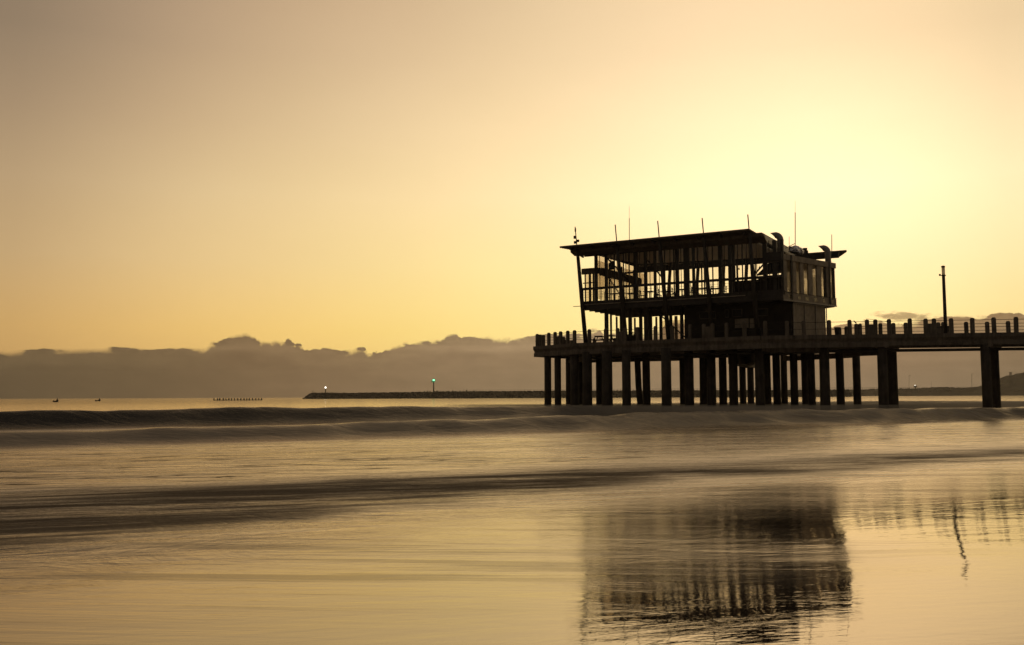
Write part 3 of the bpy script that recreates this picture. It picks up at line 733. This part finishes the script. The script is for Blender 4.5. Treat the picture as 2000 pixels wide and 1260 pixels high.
# signs and small frames on the dark ground-floor wall
wd = (g1 - g0).normalized(); wn = Vector((wd.y, -wd.x))
def on_wall(px, py):
    d = ray(px, py); k = d.x / d.y
    tt = (k * g0.y - g0.x) / (wd.x - k * wd.y); q = g0 + wd * tt
    return q, EYE + d.z * (q.y / d.y)
for (x0, y0, x1, y1) in ((1368, 608, 1398, 623), (1417, 605, 1424, 620), (1432, 604, 1449, 619), (1480, 603, 1500, 617)):
    (qa, za), (qb, zb) = on_wall(x0, y1), on_wall(x1, y0)
    fw = .07
    fr_ = G()
    for z_ in (za, zb): fr_.bar((qa.x + wn.x * .04, qa.y + wn.y * .04, z_), (qb.x + wn.x * .04, qb.y + wn.y * .04, z_), .06, fw)
    for q in (qa, qb): fr_.bar((q.x + wn.x * .045, q.y + wn.y * .045, za - fw / 2), (q.x + wn.x * .045, q.y + wn.y * .045, zb + fw / 2), fw, .06)
    wf = fr_.build('window_frame', M['sign'], bld)
    pn = G().bar((qa.x + wn.x * .02, qa.y + wn.y * .02, (za + zb) / 2), (qb.x + wn.x * .02, qb.y + wn.y * .02, (za + zb) / 2), .02, zb - za).build('pane', M['black'], wf)
    pn.matrix_parent_inverse = Matrix(PINV[bld.name]).inverted() @ PINV[bld.name]; pn.parent = wf
for (x0, y0, x1, y1) in ((1436, 622, 1462, 641), (1465, 622, 1473, 641)):
    (qa, za), (qb, zb) = on_wall(x0, y1), on_wall(x1, y0)
    G().bar((qa.x + wn.x * .04, qa.y + wn.y * .04, (za + zb) / 2), (qb.x + wn.x * .04, qb.y + wn.y * .04, (za + zb) / 2), .05, zb - za).build('notice_board', M['cladding'], bld)

# upper service block with tall narrow windows on its right-hand side
BT = 13.95
def wq(f, off, z): q = N.lerp(Mm, f); return (q.x + bn.x * off, q.y + bn.y * off, z)
def slab(name, f0, f1, z0, z1, o0, o1, mat): return G().hexa([wq(f0, o1, z0), wq(f1, o1, z0), wq(f1, o0, z0), wq(f0, o0, z0), wq(f0, o1, z1), wq(f1, o1, z1), wq(f1, o0, z1), wq(f0, o0, z1)]).build(name, mat, bld)
slab('side_parapet', 0, 1, BT - .48, BT, -.18, .06, M['cladding'])
slab('side_sill_panel', 0, 1, FB + .1, FB + .7, -.18, 0, M['cladding'])
slab('side_bottom_trim', .04, 1, FB - .02, FB + .1, -.18, .05, M['trim'])
slab('side_rail', .0, 1, FB + .72, FB + .77, 0, .03, M['steel'])
def fpx_(px):
    d = ray(px, 545); k = d.x / d.y; e = Mm - N
    return (k * N.y - N.x) / (e.x - k * e.y)
solid = [(1530, 1538.5, 'c'), (1546, 1549.5, 'b'), (1549.5, 1556.5, 'c'), (1563.5, 1570.8, 'c'), (1579.5, 1588, 'c'), (1596, 1605, 'c'), (1611, 1614.8, 'b'), (1614.8, 1621.5, 'c'), (1627, 1632.5, 'b')]
wins = [(1538.5, 1546), (1556.5, 1563.5), (1570.8, 1579.5), (1588, 1596), (1605, 1611), (1621.5, 1627)]
for x0, x1, k_ in solid:
    f0, f1 = max(0, fpx_(x0)), min(1, fpx_(x1))
    slab('side_panel', f0, f1 - .004, FB + .7, BT - .48, -.16, -.02 if k_ == 'c' else -.06, M['cladding'] if k_ == 'c' else M['darkwall'])
for i, (x0, x1) in enumerate(wins):
    f0, f1 = fpx_(x0), fpx_(x1)
    slab('window_pane', f0, f1, FB + .7, BT - .48, -.11, -.098, M['frosted'])
    slab('window_pane', f0 + .01, f1 - .01, FB + .22, FB + .55, .005, .017, M['smoked'])
for f in (0, .17, .86): slab('corner_post', f, f + .018, FB + .1, BT, .06, .12, M['steel'])
k4 = Mm + Vector((-5.2, 7.5)); k5 = N + v * 11
G().prism([tuple(N), tuple(Mm - bn * .2), tuple(k4), tuple(k5)], FB - .05, FB + .1).build('block_floor', M['darkwall'], bld)
G().prism([tuple(N - bn * .2), tuple(Mm - bn * .2), tuple(k4), tuple(k5)], BT - .16, BT - .02).build('block_roof', M['steel'], bld)
for f in (.5,):
    q = (Mm - bn * .2).lerp(k4, f); G().bar((q.x, q.y, FB + .1), (q.x, q.y, BT - .16), .2).build('column', M['steel'], bld)
for f in (.35,):
    q = k4.lerp(k5, f); G().bar((q.x, q.y, FB + .1), (q.x, q.y, BT - .16), .4).build('column', M['steel'], bld)
bx('front_wall', U(1478), uR, .45, .6, FT, 12.0, M['darkwall'])
bx('front_lintel', U(1497), uR, .41, .6, 13.3, 14.0, M['darkwall'])
# gooseneck vents
def goose(px, py_top, Yd, z0, r_):
    c = at(px, 480, Yd); zt = EYE + (773 - py_top) / F * Yd
    vt = G(); left = -u
    rad = .5; zc = zt - r_ - rad; lf_ = Vector((left.x, left.y, 0)).normalized()
    path = [Vector((c.x, c.y, z0)), Vector((c.x, c.y, zc))]
    for k_ in range(1, 9):
        th = k_ / 8 * R(90)
        path.append(Vector((c.x, c.y, zc)) + lf_ * rad * (1 - math.cos(th)) + Vector((0, 0, rad * math.sin(th))))
    vt.tube(path, r_, 16, cap=False)
    end = path[-1]
    for q_ in vt.v[-16:]:                      # mouth cut obliquely: the upper lip runs on
        hh_ = (q_.z - end.z) / r_; q_ += lf_ * (.12 + .26 * hh_); q_.z -= .05 * max(hh_, 0)
    vt.v = [Vector(q_) for q_ in vt.v]
    ob = vt.build('gooseneck_vent', M['galv'], bld, True)
    sm_ = ob.modifiers.new('thickness', 'SOLIDIFY'); sm_.thickness = .02
    G().tube([(c.x, c.y, zc - .06), (c.x, c.y, zc)], r_ * 1.07, 16).tube([(c.x, c.y, z0 + .7), (c.x, c.y, z0 + .76)], r_ * 1.07, 16).build('duct_band', M['galv'], bld)
goose(1524.5, 450, 80.5, 13.9, .27); goose(1616.5, 476.5, 86.0, 13.5, .27)
bx('duct_box', U(1499), U(1529), -.1, .4, 13.35, 14.07, M['steel'])
# foil-wrapped duct, crumpled
fo_g = G(); c = at(1555, 487, 83.5); c.z = 14.85
bmf = bmesh.new(); bmesh.ops.create_grid(bmf, x_segments=1, y_segments=1, size=1); bmf.clear()
bmesh.ops.create_icosphere(bmf, subdivisions=4, radius=1)
for vv in bmf.verts:
    n_ = math.sin(vv.co.x * 9 + vv.co.z * 5) * .09 + math.sin(vv.co.x * 23 + vv.co.y * 7) * .05 + rnd.uniform(-.09, .09)
    vv.co *= (1 + n_); vv.co.x *= .78; vv.co.y *= .5; vv.co.z = max(-.5, vv.co.z) * .42
mf = bpy.data.meshes.new('foil_wrapped_duct'); bmf.to_mesh(mf); bmf.free(); mf.materials.append(M['foil'])
fo_ = bpy.data.objects.new('foil_wrapped_duct', mf); COL.objects.link(fo_); fo_.parent = bld; fo_.matrix_parent_inverse = PINV[bld.name]
fo_.location = c; fo_.rotation_euler = (0, R(8), R(35))
c = at(1572, 487, 84.5)
G().box((c.x - .28, c.y - .3, 14.0), (c.x + .2, c.y + .3, 15.0)).build('roof_fan_box', M['steel'], bld)
G().box((c.x + .25, c.y - .3, 14.0), (c.x + .6, c.y + .3, 14.6)).build('roof_fan_box', M['steel'], bld)
G().tube([(c.x, c.y, 15.0), (c.x, c.y, 15.25)], [.2, .22], 12).build('roof_cowl', M['steel'], bld)
# masts
def mast(px, y0, y1, Yd, r0, r1, split=None):
    a, b = at(px + .2, y0, Yd), at(px, y1, Yd)
    if split:
        c = at(px + .1, split, Yd); G().tube([a, c], r0, 6).build('aerial_mast', M['steel'], bld); G().tube([c, b], r1, 5).build('aerial_tip', M['steel'], bld)
    else: G().tube([a, b], [r0, r1], 6).build('aerial_mast', M['steel'], bld)
mast(1229, 475, 403, 84, .032, .012, 426); mast(1553, 482, 392, 83.5, .035, .012, 415); mast(1541.3, 490, 462, 83, .022, .018); mast(1624.5, 497, 458, 86.5, .035, .03)
brace(at(1534, 485, 83), at(1552, 476, 83.4), .05)
# instruments on the left corner pole
c0 = at(1126.5, 478, 86.8); c1 = at(1123.2, 443, 86.8)
G().tube([c0, c1], .05, 6).build('instrument_pole', M['steel'], bld)
for px, py, s_x, s_z in ((1123, 463.5, .26, .26), (1129, 470.5, .22, .2), (1124, 473.5, .3, .22), (1123.8, 449.5, .13, .3)):
    c = at(px, py, 86.8); G().box((c.x - s_x / 2, c.y - .12, c.z - s_z / 2), (c.x + s_x / 2, c.y + .12, c.z + s_z / 2)).build('instrument_box', M['black'], bld)

# ------------------------------------------------------------------ furniture seen through the glass
def local_empty(name, label, cat, group): 
    o_ = bpy.data.objects.new(name, None); COL.objects.link(o_); PINV[o_.name] = Matrix(); return tag(o_, label, cat, group)
tb_ = local_empty('dining_table', 'dark dining table set on the upper floor behind the glass front', 'table', 'dining tables on the upper floor')
G().box((-.45, -.45, .72), (.45, .45, .76)).build('table_top', M['timber'], tb_)
G().tube([(0, 0, .03), (0, 0, .72)], .04, 8).build('pedestal', M['steel'], tb_)
G().box((-.25, -.25, 0), (.25, .25, .03)).build('base_plate', M['steel'], tb_)
ch_ = local_empty('dining_chair', 'dark slatted dining chair beside a table behind the glass front', 'chair', 'dining chairs on the upper floor')
G().box((-.22, -.22, .43), (.22, .22, .47)).build('seat', M['timber'], ch_)
for sx in (-.2, .2):
    for sy in (-.2, .2):
        G().bar((sx, sy, 0), (sx, sy, .43), .035).build('leg', M['steel'], ch_)
    G().bar((sx, .2, .47), (sx, .24, .95), .035).build('back_stile', M['steel'], ch_)
for z in (.62, .76, .9): G().bar((-.2, .22, z), (.2, .22, z), .03, .06).build('back_slat', M['timber'], ch_)
first = [True, True]
def put(root, idx, loc, rz, label):
    if first[idx]:
        first[idx] = False; root.location = loc; root.rotation_euler = (0, 0, rz); root['label'] = label
    else: copy_tree(root, loc, rz, label)
ORD = ['first', 'second', 'third', 'fourth', 'fifth', 'sixth', 'seventh']
seats = [(1199, 1.6), (1232, 2.2), (1268, 1.8), (1301, 2.4), (1333, 1.7), (1371, 2.0), (1398, 2.6), (1316, 7.5), (1350, 8.2), (1386, 7.6), (1424, 8)]
for i, (px, b) in enumerate(seats):
    who = ORD[i if i < 7 else i - 7] + (' from the left in the front row' if i < 7 else ' from the left in the rear row')
    c = L(U(px, b), b, FT); put(tb_, 0, c, R(-30), 'dark upstairs dining table, ' + who)
    for sgn in (-1, 1):
        q = L(U(px, b) + sgn * .72, b + rnd.uniform(-.1, .1), FT)
        put(ch_, 1, q, R(-30) + (-sgn) * R(90) + rnd.uniform(-.2, .2), 'slatted chair ' + ('left' if sgn < 0 else 'right') + ' of the upstairs table ' + who)
pl = local_empty('pendant_lamp', 'small dark pendant lamp hanging on a wire inside the upper floor', 'lamp', 'pendant lamps hanging under the ceiling')
G().tube([(0, 0, 0), (0, 0, -1.25)], .008, 4).build('wire', M['steel'], pl)
G().tube([(0, 0, -1.25), (0, 0, -1.32), (0, 0, -1.42)], [.02, .05, .09], 8).build('lamp_shade', M['black'], pl)
for i, (px, b) in enumerate(((1443.4, 5), (1483.5, 5), (1522.4, 4))):
    c = L(U(px, b, 525), b, 14.9)
    lb = ('pendant lamp left of the last leaning pole, upstairs', 'pendant lamp in the bay just right of the last leaning pole', 'pendant lamp nearest the timber service block upstairs')[i]
    if i == 0: pl.location = c; pl['label'] = lb
    else: copy_tree(pl, c, 0, lb)

# ------------------------------------------------------------------ things on the deck
def picnic(px, Yd, rz, label, grp=None):
    q = at(px, 655, Yd); o_ = local_empty('picnic_table', label, 'table', grp)
    G().box((-.9, -.38, .72), (.9, .38, .77)).build('table_top', M['timber'], o_)
    for sy in (-.75, .75): G().box((-.9, sy - .13, .42), (.9, sy + .13, .46)).build('bench', M['timber'], o_)
    for sx in (-.65, .65):
        for sg in (-1, 1): G().bar((sx, sg * .3, .72), (sx, -sg * .02 + sg * .62, 0), .07).build('leg', M['timber'], o_)
        G().bar((sx, -.78, .4), (sx, .78, .4), .06).build('cross_bar', M['timber'], o_)
    o_.location = (q.x, q.y, DECK); o_.rotation_euler = (0, 0, rz); return o_
picnic(1171, 90.2, R(75), 'wooden picnic table with attached benches standing clear against the sky near the deck corner')
picnic(1194, 89.2, R(60), 'wooden picnic table half hidden behind the paired concrete posts')
pt = thing('planter', tuple(Vector((*at(1232, 655, 86.4).xy, DECK))), 'long dark planter box with low shrubs behind the railing under the building', 'planter')
c = at(1232, 655, 86.4)
G().box((c.x - .62, c.y - .25, DECK), (c.x + .62, c.y + .25, DECK + .62)).build('box', M['darkwall'], pt)
lf = G()
for _ in range(260):
    q = Vector((c.x + rnd.uniform(-.6, .6), c.y + rnd.uniform(-.22, .22), DECK + .62 + rnd.random() ** 1.6 * .3)); d = Vector((rnd.uniform(-1, 1), rnd.uniform(-1, 1), rnd.uniform(-.3, 1))).normalized() * .09
    e = d.cross(Vector((rnd.random(), rnd.random(), rnd.random()))).normalized() * .03
    b_ = len(lf.v); lf.v += [q - e, q + d, q + e]; lf.f.append((b_, b_ + 1, b_ + 2))
tag(lf.build('foliage', M['hill'], pt), kind='stuff')
def bin_(px, Yd, label):
    q = at(px, 655, Yd); o_ = thing('rubbish_bin', (q.x, q.y, DECK), label, 'bin')
    G().tube([(q.x, q.y, DECK + .02), (q.x, q.y, DECK + .7)], [.19, .25], 12).build('bin_body', M['bin'], o_)
    G().tube([(q.x, q.y, DECK + .7), (q.x, q.y, DECK + .76)], .275, 12).build('bin_rim', M['bin'], o_)
bin_(1635.5, 79.4, 'black tapered rubbish bin beside the right end of the building')
bin_(1489.5, 79.9, 'small dark bin behind the railing at the bend of the deck edge')
# lamp post
q = at(1846.8, 640, 78.6); lp = thing('lamp_post', (q.x, q.y, DECK), 'tall round lamp post with cylindrical glass lamp rising from the pier walkway', 'lamp post')
zt = EYE + (771.5 - 538) / F * 78.6
G().tube([(q.x, q.y, DECK), (q.x, q.y, zt)], [.15, .125], 14).build('pole', M['steel'], lp, True)
G().tube([(q.x, q.y, zt), (q.x, q.y, zt + .08)], .17, 14).build('collar', M['steel'], lp)
dif = G().tube([(q.x, q.y, zt + .08), (q.x, q.y, zt + .72)], .125, 14, cap=False).build('lamp_glass', M['frosted'], lp, True)
for th in (0, 2.1, 4.2): G().tube([(q.x + .13 * math.cos(th), q.y + .13 * math.sin(th), zt + .08), (q.x + .13 * math.cos(th), q.y + .13 * math.sin(th), zt + .72)], .014, 5).build('cage_rod', M['steel'], lp)
G().tube([(q.x, q.y, zt + .72), (q.x, q.y, zt + .84), (q.x, q.y, zt + .87)], [.155, .155, .06], 14).build('cap', M['steel'], lp)
G().bar((q.x - .36, q.y, zt + .02), (q.x + .2, q.y, zt + .02), .07, .05).build('bracket', M['steel'], lp)
G().box((q.x - .36, q.y - .05, zt + .04), (q.x - .24, q.y + .05, zt + .16)).build('sensor', M['black'], lp)
# wire barrier frame standing behind the paired posts
a, b = at(1693.5, 655, 79), at(1733, 655, 79.5)
wb = thing('barrier_frame', (a.x, a.y, DECK), 'thin leaning wire barrier frame sticking up behind the paired posts', 'barrier')
zz = lambda py, Yd: EYE + (772 - py) / F * Yd
G().tube([(a.x, a.y, DECK), (a.x, a.y, zz(622.5, 79))], .018, 5).build('upright', M['steel'], wb)
G().tube([(a.x, a.y, zz(622.5, 79)), (b.x, b.y, zz(628.5, 79.5))], .016, 5).build('top_bar', M['steel'], wb)
mm_ = (a + b) / 2; mm_ = at(1713.8, 655, 79.2)
G().tube([(mm_.x, mm_.y, DECK), (mm_.x, mm_.y, zz(625.5, 79.2))], .03, 5).build('upright', M['steel'], wb)
# bird on a post
q = line_px(fA, fB, 1671, 640)
bz = DECK + .02 + POST_H; bi = thing('perched_bird', (q.x, q.y, bz), 'small dark bird perched on a far concrete post right of the building', 'bird')
G().tube([(q.x + .12, q.y, bz + .03), (q.x + .02, q.y, bz + .09), (q.x - .06, q.y, bz + .16), (q.x - .1, q.y, bz + .2)], [.015, .06, .055, .03], 8).build('body', M['black'], bi, True)
G().tube([(q.x - .08, q.y, bz + .2), (q.x - .115, q.y, bz + .235), (q.x - .14, q.y, bz + .235), (q.x - .19, q.y, bz + .23)], [.03, .038, .03, .004], 8).build('head', M['black'], bi, True)
G().tube([(q.x, q.y, bz), (q.x, q.y, bz + .06)], .008, 5).build('leg', M['black'], bi)

# ------------------------------------------------------------------ breakwater with its navigation lights
BY = 1350.0
bw = thing('breakwater', (0, BY, 0), 'long low dark rubble breakwater running from its sloping tip behind the pier pylons', 'breakwater')
PR = [(597, 776), (603, 771.5), (610, 767), (640, 767), (700, 767.2), (770, 766.5), (850, 765), (905, 764.5), (1000, 764), (1100, 763), (1300, 762.5), (1450, 762), (1650, 761)]
def topz(px):
    for (x0, y0), (x1, y1) in zip(PR, PR[1:]):
        if x0 <= px <= x1: return y0 + (y1 - y0) * (px - x0) / (x1 - x0)
    return PR[-1][1]
core_v = []; core_f = []
steps = list(range(598, 1660, 12))
for i, px in enumerate(steps):
    c = at(px, topz(px), BY); zc = max(.4, c.z - 1.0)
    core_v += [(c.x, BY - 22, -2), (c.x, BY - 5, zc), (c.x, BY + 5, zc), (c.x, BY + 22, -2)]
    if i:
        b_ = 4 * (i - 1); core_f += [(b_ + k, b_ + k + 1, b_ + 5 + k, b_ + 4 + k) for k in range(3)]
core_f += [(0, 1, 2, 3), tuple(4 * (len(steps) - 1) + k for k in (3, 2, 1, 0))]
mesh_obj('core', core_v, core_f, M['rock'], bw)
rk = G()
def rock(c, s):
    vs = []
    for k in range(8):
        sx, sy, sz = (1 if k in (1, 2, 5, 6) else -1), (1 if k in (2, 3, 6, 7) else -1), (1 if k > 3 else -1)
        vs.append(Vector((c[0] + sx * s * rnd.uniform(.35, 1), c[1] + sy * s * rnd.uniform(.4, 1), c[2] + sz * s * rnd.uniform(.35, 1))))
    rk.hexa(vs)
px = 598.0
while px < 1655:
    c = at(px, topz(px), BY)
    for k in range(3):
        f = rnd.random(); z = -.2 + f * (c.z + .2 - .9); rock((c.x + rnd.uniform(-1, 1), BY - 20 + f * 15, z), rnd.uniform(.9, 1.6))
    rock((c.x, BY - 4 + rnd.uniform(-3, 3), c.z - 1.2), rnd.uniform(1.0, 1.7))
    px += 1.3
tag(rk.build('rubble', M['rock'], bw), kind='stuff')
cb = G(); px = 700
while px < 1100:
    c = at(px, topz(px), BY); s = rnd.uniform(.5, 1.3); h = rnd.uniform(.3, 1.6) * (1.0 if 815 < px < 930 else .35)
    cb.box((c.x - s, BY - 3, c.z - 1.5), (c.x + s, BY, c.z + h)); px += rnd.uniform(3, 9)
tag(cb.build('crest_block', M['rock'], bw), kind='stuff')
rl = thing('breakwater_railing', (at(1000, 764, BY + 6).x, BY + 6, 5), 'thin railing running along the crest of the distant breakwater', 'railing')
rg = G(); a = at(905, 762, BY + 6); b = at(1650, 757.5, BY + 6)
G().bar(a, b, .25, .25).build('top_bar', M['hill'], rl)
for k in range(120):
    q = a.lerp(b, k / 119); rg.box((q.x - .12, q.y - .1, q.z - 5), (q.x + .12, q.y + .1, q.z))
tag(rg.build('upright', M['hill'], rl), kind='stuff')
def beacon(px, y0, y1, mat, label, rr_):
    c = at(px, y0, BY); t0 = at(px, y1, BY); o_ = thing('navigation_light', (c.x, BY, c.z - 2), label, 'navigation light')
    wd_ = rr_
    G().tube([(c.x, BY, c.z - 2), (c.x, BY, t0.z - 3.2)], [wd_ * .62, wd_ * .55], 10).build('tower', M['rock'], o_)
    G().tube([(c.x, BY, t0.z - 3.4), (c.x, BY, t0.z - 2.9)], wd_ * 1.5, 12).build('gallery', M['rock'], o_)
    G().tube([(c.x, BY, t0.z - 2.9), (c.x, BY, t0.z - 1.2), (c.x, BY, t0.z - .5)], [wd_, wd_, wd_ * .3], 10).build('lantern', mat, o_)
    G().tube([(c.x, BY, t0.z - .5), (c.x, BY, t0.z + 1.2)], .15, 5).build('finial', M['rock'], o_)
    return o_
beacon(635.7, 767, 754.5, M['white_light'], 'short beacon with white light near the sloping tip of the breakwater', 1.1)
HAL = True
gb = beacon(847, 765, 740.0, M['green_light'], 'taller beacon with glowing green light midway along the breakwater', 1.5)
m, t, p, o = make_mat('green_glow_halo'); t.n.remove(p)
em_ = t.add('ShaderNodeEmission'); em_.inputs[0].default_value = (.03, .7, .25, 1); em_.inputs[1].default_value = .5
tr_ = t.add('ShaderNodeBsdfTransparent'); mx_ = t.add('ShaderNodeMixShader'); mx_.inputs[0].default_value = .3
t.link(tr_.outputs[0], mx_.inputs[1]); t.link(em_.outputs[0], mx_.inputs[2]); t.link(mx_.outputs[0], o.inputs[0])
q = at(847, 743.5, BY); G().tube([(q.x, BY, q.z - 2.6), (q.x, BY, q.z - 1.8), (q.x, BY, q.z), (q.x, BY, q.z + 1.8), (q.x, BY, q.z + 2.8)], [.8, 2.3, 2.9, 2.3, .6], 14).build('glow_halo', m, gb, True)  # added glowing shell that imitates the halo round the green light
q = at(846, 744.5, BY); G().box((q.x - 2.8, BY - .6, q.z - 1.6), (q.x - .8, BY + .6, q.z - .4)).build('side_platform', M['rock'], gb)
c = at(611.3, 767, BY); t0 = at(611.3, 763, BY)
mp = thing('marker_post', (c.x, BY, c.z - 1), 'tiny marker post at the very tip of the breakwater', 'marker post')
G().tube([(c.x, BY, c.z - 1), (c.x, BY, t0.z)], .3, 6).build('post', M['rock'], mp)
G().box((c.x - .5, BY - .3, t0.z - .8), (c.x + .5, BY + .3, t0.z)).build('top_mark', M['rock'], mp)

# ------------------------------------------------------------------ far shore on the right
LY = 2300.0
ridge = [(1600, 762), (1650, 762), (1700, 760.5), (1740, 760), (1780, 759.3), (1815, 758), (1842, 756.2), (1862, 758), (1880, 759), (1905, 755.5), (1925, 757), (1950, 758.5), (1972, 758), (1981, 753.5), (1991, 749.5), (1996, 744), (2000, 737), (2012, 729), (2040, 722), (2090, 716), (2160, 712), (2240, 716), (2320, 722), (2440, 735)]
hv = []; hf = []
for i in range(0, 169):
    px = 1600 + i * 5
    for (x0, y0), (x1, y1) in zip(ridge, ridge[1:]):
        if x0 <= px <= x1: py = y0 + (y1 - y0) * (px - x0) / (x1 - x0)
    d = ray(px, py); 
    for j, (dy, fz) in enumerate(((-160, -.1), (-120, .25), (-60, .62), (0, 1.0), (120, .9), (400, .0))):
        Yc = LY + dy; x = d.x / d.y * LY; z = EYE + d.z * LY / d.y
        zz_ = z * fz * (1 + (rnd.uniform(-.05, .05) if 0 < j < 5 else 0)) - (2 if j in (0, 5) else 0)
        hv.append((x + rnd.uniform(-2, 2), Yc, zz_))
    if i:
        b_ = 6 * (i - 1); hf += [(b_ + k, b_ + k + 1, b_ + 7 + k, b_ + 6 + k) for k in range(5)]
hill = mesh_obj('far_headland', hv, hf, M['hill']); tag(hill, kind='structure')
sc = G()
for i in range(1400):
    k = rnd.randrange(3, len(hv) - 8)
    if k % 6 in (2, 3): 
        c = Vector(hv[k]) + Vector((rnd.uniform(-8, 8), rnd.uniform(-20, 20), 0)); s = rnd.uniform(1.2, 3.2)
        if c.z > 8 and c.x < 2500:
            sc.hexa([c + Vector((sx * s * rnd.uniform(.5, 1.2), sy * s * rnd.uniform(.5, 1), sz * s * .5 * rnd.uniform(.5, 1.2))) for sx, sy, sz in ((-1, -1, -1), (1, -1, -1), (1, 1, -1), (-1, 1, -1), (-1, -1, 1), (1, -1, 1), (1, 1, 1), (-1, 1, 1))])
tag(sc.build('headland_scrub', M['hill']), 'dark low scrub covering the distant headland', 'scrub', kind='stuff')
def farmast(px, y0, y1, label, w_=.5, arm=False):
    a, b = at(px, y0, LY - 30), at(px, y1, LY - 30)
    o_ = thing('tall_mast', tuple(a), label, 'mast')
    G().tube([a, b], [w_, w_ * .7], 6).build('pole', M['rock'], o_)
    if arm: G().bar(b + Vector((0, 0, -.5)), b + Vector((4, 0, -.5)), .6).build('arm', M['rock'], o_)
farmast(1775.5, 760, 733, 'thin tall mast left of the round signal light on the far shore', .35, True)
farmast(1819, 759, 745, 'short thin mast between the round signal light and the second tall mast', .35)
farmast(1898, 757, 730, 'thin tall mast on the mound just left of the last pair of pylons', .45, True)
# lattice tower
a = at(1975, 757, LY + 10); o_ = thing('lattice_tower', tuple(a), 'steel lattice tower with flat head on the far shore at the foot of the hill', 'tower')
zt = at(1975, 728, LY + 10).z; hw0, hw1 = 3.9, 1.7; y0 = LY + 10
cor = lambda f: [(a.x + sx * (hw0 + (hw1 - hw0) * f), y0 + sy * (hw0 + (hw1 - hw0) * f), a.z - 2 + (zt - a.z + 2) * f) for sx, sy in ((-1, -1), (1, -1), (1, 1), (-1, 1))]
for k in range(4): G().bar(cor(0)[k], cor(1)[k], .55).build('leg', M['rock'], o_)
xb = G()
for j in range(6):
    c0_, c1_ = cor(j / 6), cor((j + 1) / 6)
    for k in range(4): xb.bar(c0_[k], c1_[(k + 1) % 4], .32); xb.bar(c0_[(k + 1) % 4], c1_[k], .32)
tag(xb.build('lattice', M['rock'], o_), kind='stuff')
G().box((a.x - 2.9, y0 - 2.5, zt), (a.x + 2.9, y0 + 2.5, zt + 1.3)).build('head_platform', M['rock'], o_)
# round signal light
c = at(1787.8, 755, LY - 60); o_ = thing('signal_light', (c.x, c.y, c.z - 6), 'round dark signal lantern with small white light on the far shore', 'signal light')
G().tube([(c.x, c.y, c.z - 6), (c.x, c.y, c.z - 2.5)], 1.6, 8).build('stand', M['rock'], o_)
G().tube([(c.x, c.y, c.z - 2.8), (c.x, c.y, c.z - 1.5), (c.x, c.y, c.z + .8), (c.x, c.y, c.z + 2)], [1.5, 3.6, 3.8, 2.2], 12).build('drum', M['rock'], o_)
G().tube([(c.x - .6, c.y, c.z + 2), (c.x - .6, c.y, c.z + 3.8)], [.8, .5], 8).build('lamp', M['white_light'], o_)
# shore fence line
a, b = at(1650, 757.3, LY - 50), at(1990, 755.3, LY - 50)
o_ = thing('shore_fence', tuple(a), 'thin fence line crossing in front of the far shore ridge', 'fence')
G().bar(a, b, .4).build('top_wire', M['hill'], o_)
fg = G()
for k in range(90):
    q = a.lerp(b, k / 89); fg.box((q.x - .25, q.y - .2, q.z - 9), (q.x + .25, q.y + .2, q.z))
tag(fg.build('fence_post', M['hill'], o_), kind='stuff')

# ------------------------------------------------------------------ craft far out on the water
def boat(px, py, Yd, ln, label, person=True, flip=1):
    c = at(px, py, Yd); o_ = thing('small_boat', (c.x, Yd, 0), label, 'boat')
    hv_ = []; st = [(-.5, .12, .9), (-.3, .42, .75), (0, .5, .7), (.3, .45, .75), (.5, .25, .85)]
    for f, hw_, zt_ in st: hv_ += [(c.x + flip * f * ln, Yd - hw_ * ln * .35, zt_), (c.x + flip * f * ln, Yd - hw_ * ln * .2, -.3), (c.x + flip * f * ln, Yd + hw_ * ln * .2, -.3), (c.x + flip * f * ln, Yd + hw_ * ln * .35, zt_)]
    hf_ = []
    for i in range(4):
        b_ = 4 * i; hf_ += [(b_ + k, b_ + (k + 1) % 4, b_ + 4 + (k + 1) % 4, b_ + 4 + k) for k in range(4)]
    hf_ += [(0, 1, 2, 3), (19, 18, 17, 16)]
    mesh_obj('hull', hv_, hf_, M['black'], o_)
    xx = c.x + flip * ln * .33
    G().box((xx - .5, Yd - .4, .6), (xx + .5, Yd + .4, 1.3)).build('engine_cover', M['black'], o_)
    G().tube([(xx, Yd, 1.2), (xx, Yd, 1.9)], .28, 8).build('console', M['black'], o_)
    return o_
boat(108.5, 781.2, 520, 3.0, 'small low boat furthest left on the sea, its stern raised at right')
boat(191, 780.3, 640, 3.6, 'small low boat on the sea, the right-hand one of the two near the left edge')
fb = thing('floating_boom', (at(465, 779, 700).x, 700, 0), 'low dark row of small linked floats on the horizon left of the breakwater', 'floating boom')
a, b = at(418, 779, 700), at(511, 779, 700)
G().bar((a.x, 700, .15), (b.x, 700, .15), .5, .4).build('boom_line', M['black'], fb)
for k in range(17):
    f = (k + rnd.uniform(-.15, .15)) / 16; x = a.x + (b.x - a.x) * f; s = rnd.uniform(.45, .68)
    G().tube([(x, 700, -.3), (x, 700, .8), (x, 700, 1.3 + rnd.uniform(-.1, .2)), (x, 700, 1.75)], [s, s, s * .75, s * .3], 8).build('float', M['black'], fb)

# ------------------------------------------------------------------ haze: one closed box of thin air round everything
m, t, p, o = make_mat('haze'); t.n.remove(p)
pv = t.add('ShaderNodeVolumePrincipled'); pv.inputs['Density'].default_value = .00009; pv.inputs['Color'].default_value = (.97, .9, .8, 1); pv.inputs['Anisotropy'].default_value = .55
t.link(pv.outputs[0], o.inputs['Volume'])
g = G(); g.box((-3900, -900, -4), (3900, 3900, 110)); hz = g.build('haze', m); tag(hz, 'thin warm sea haze filling the air over the water', 'haze', kind='stuff')
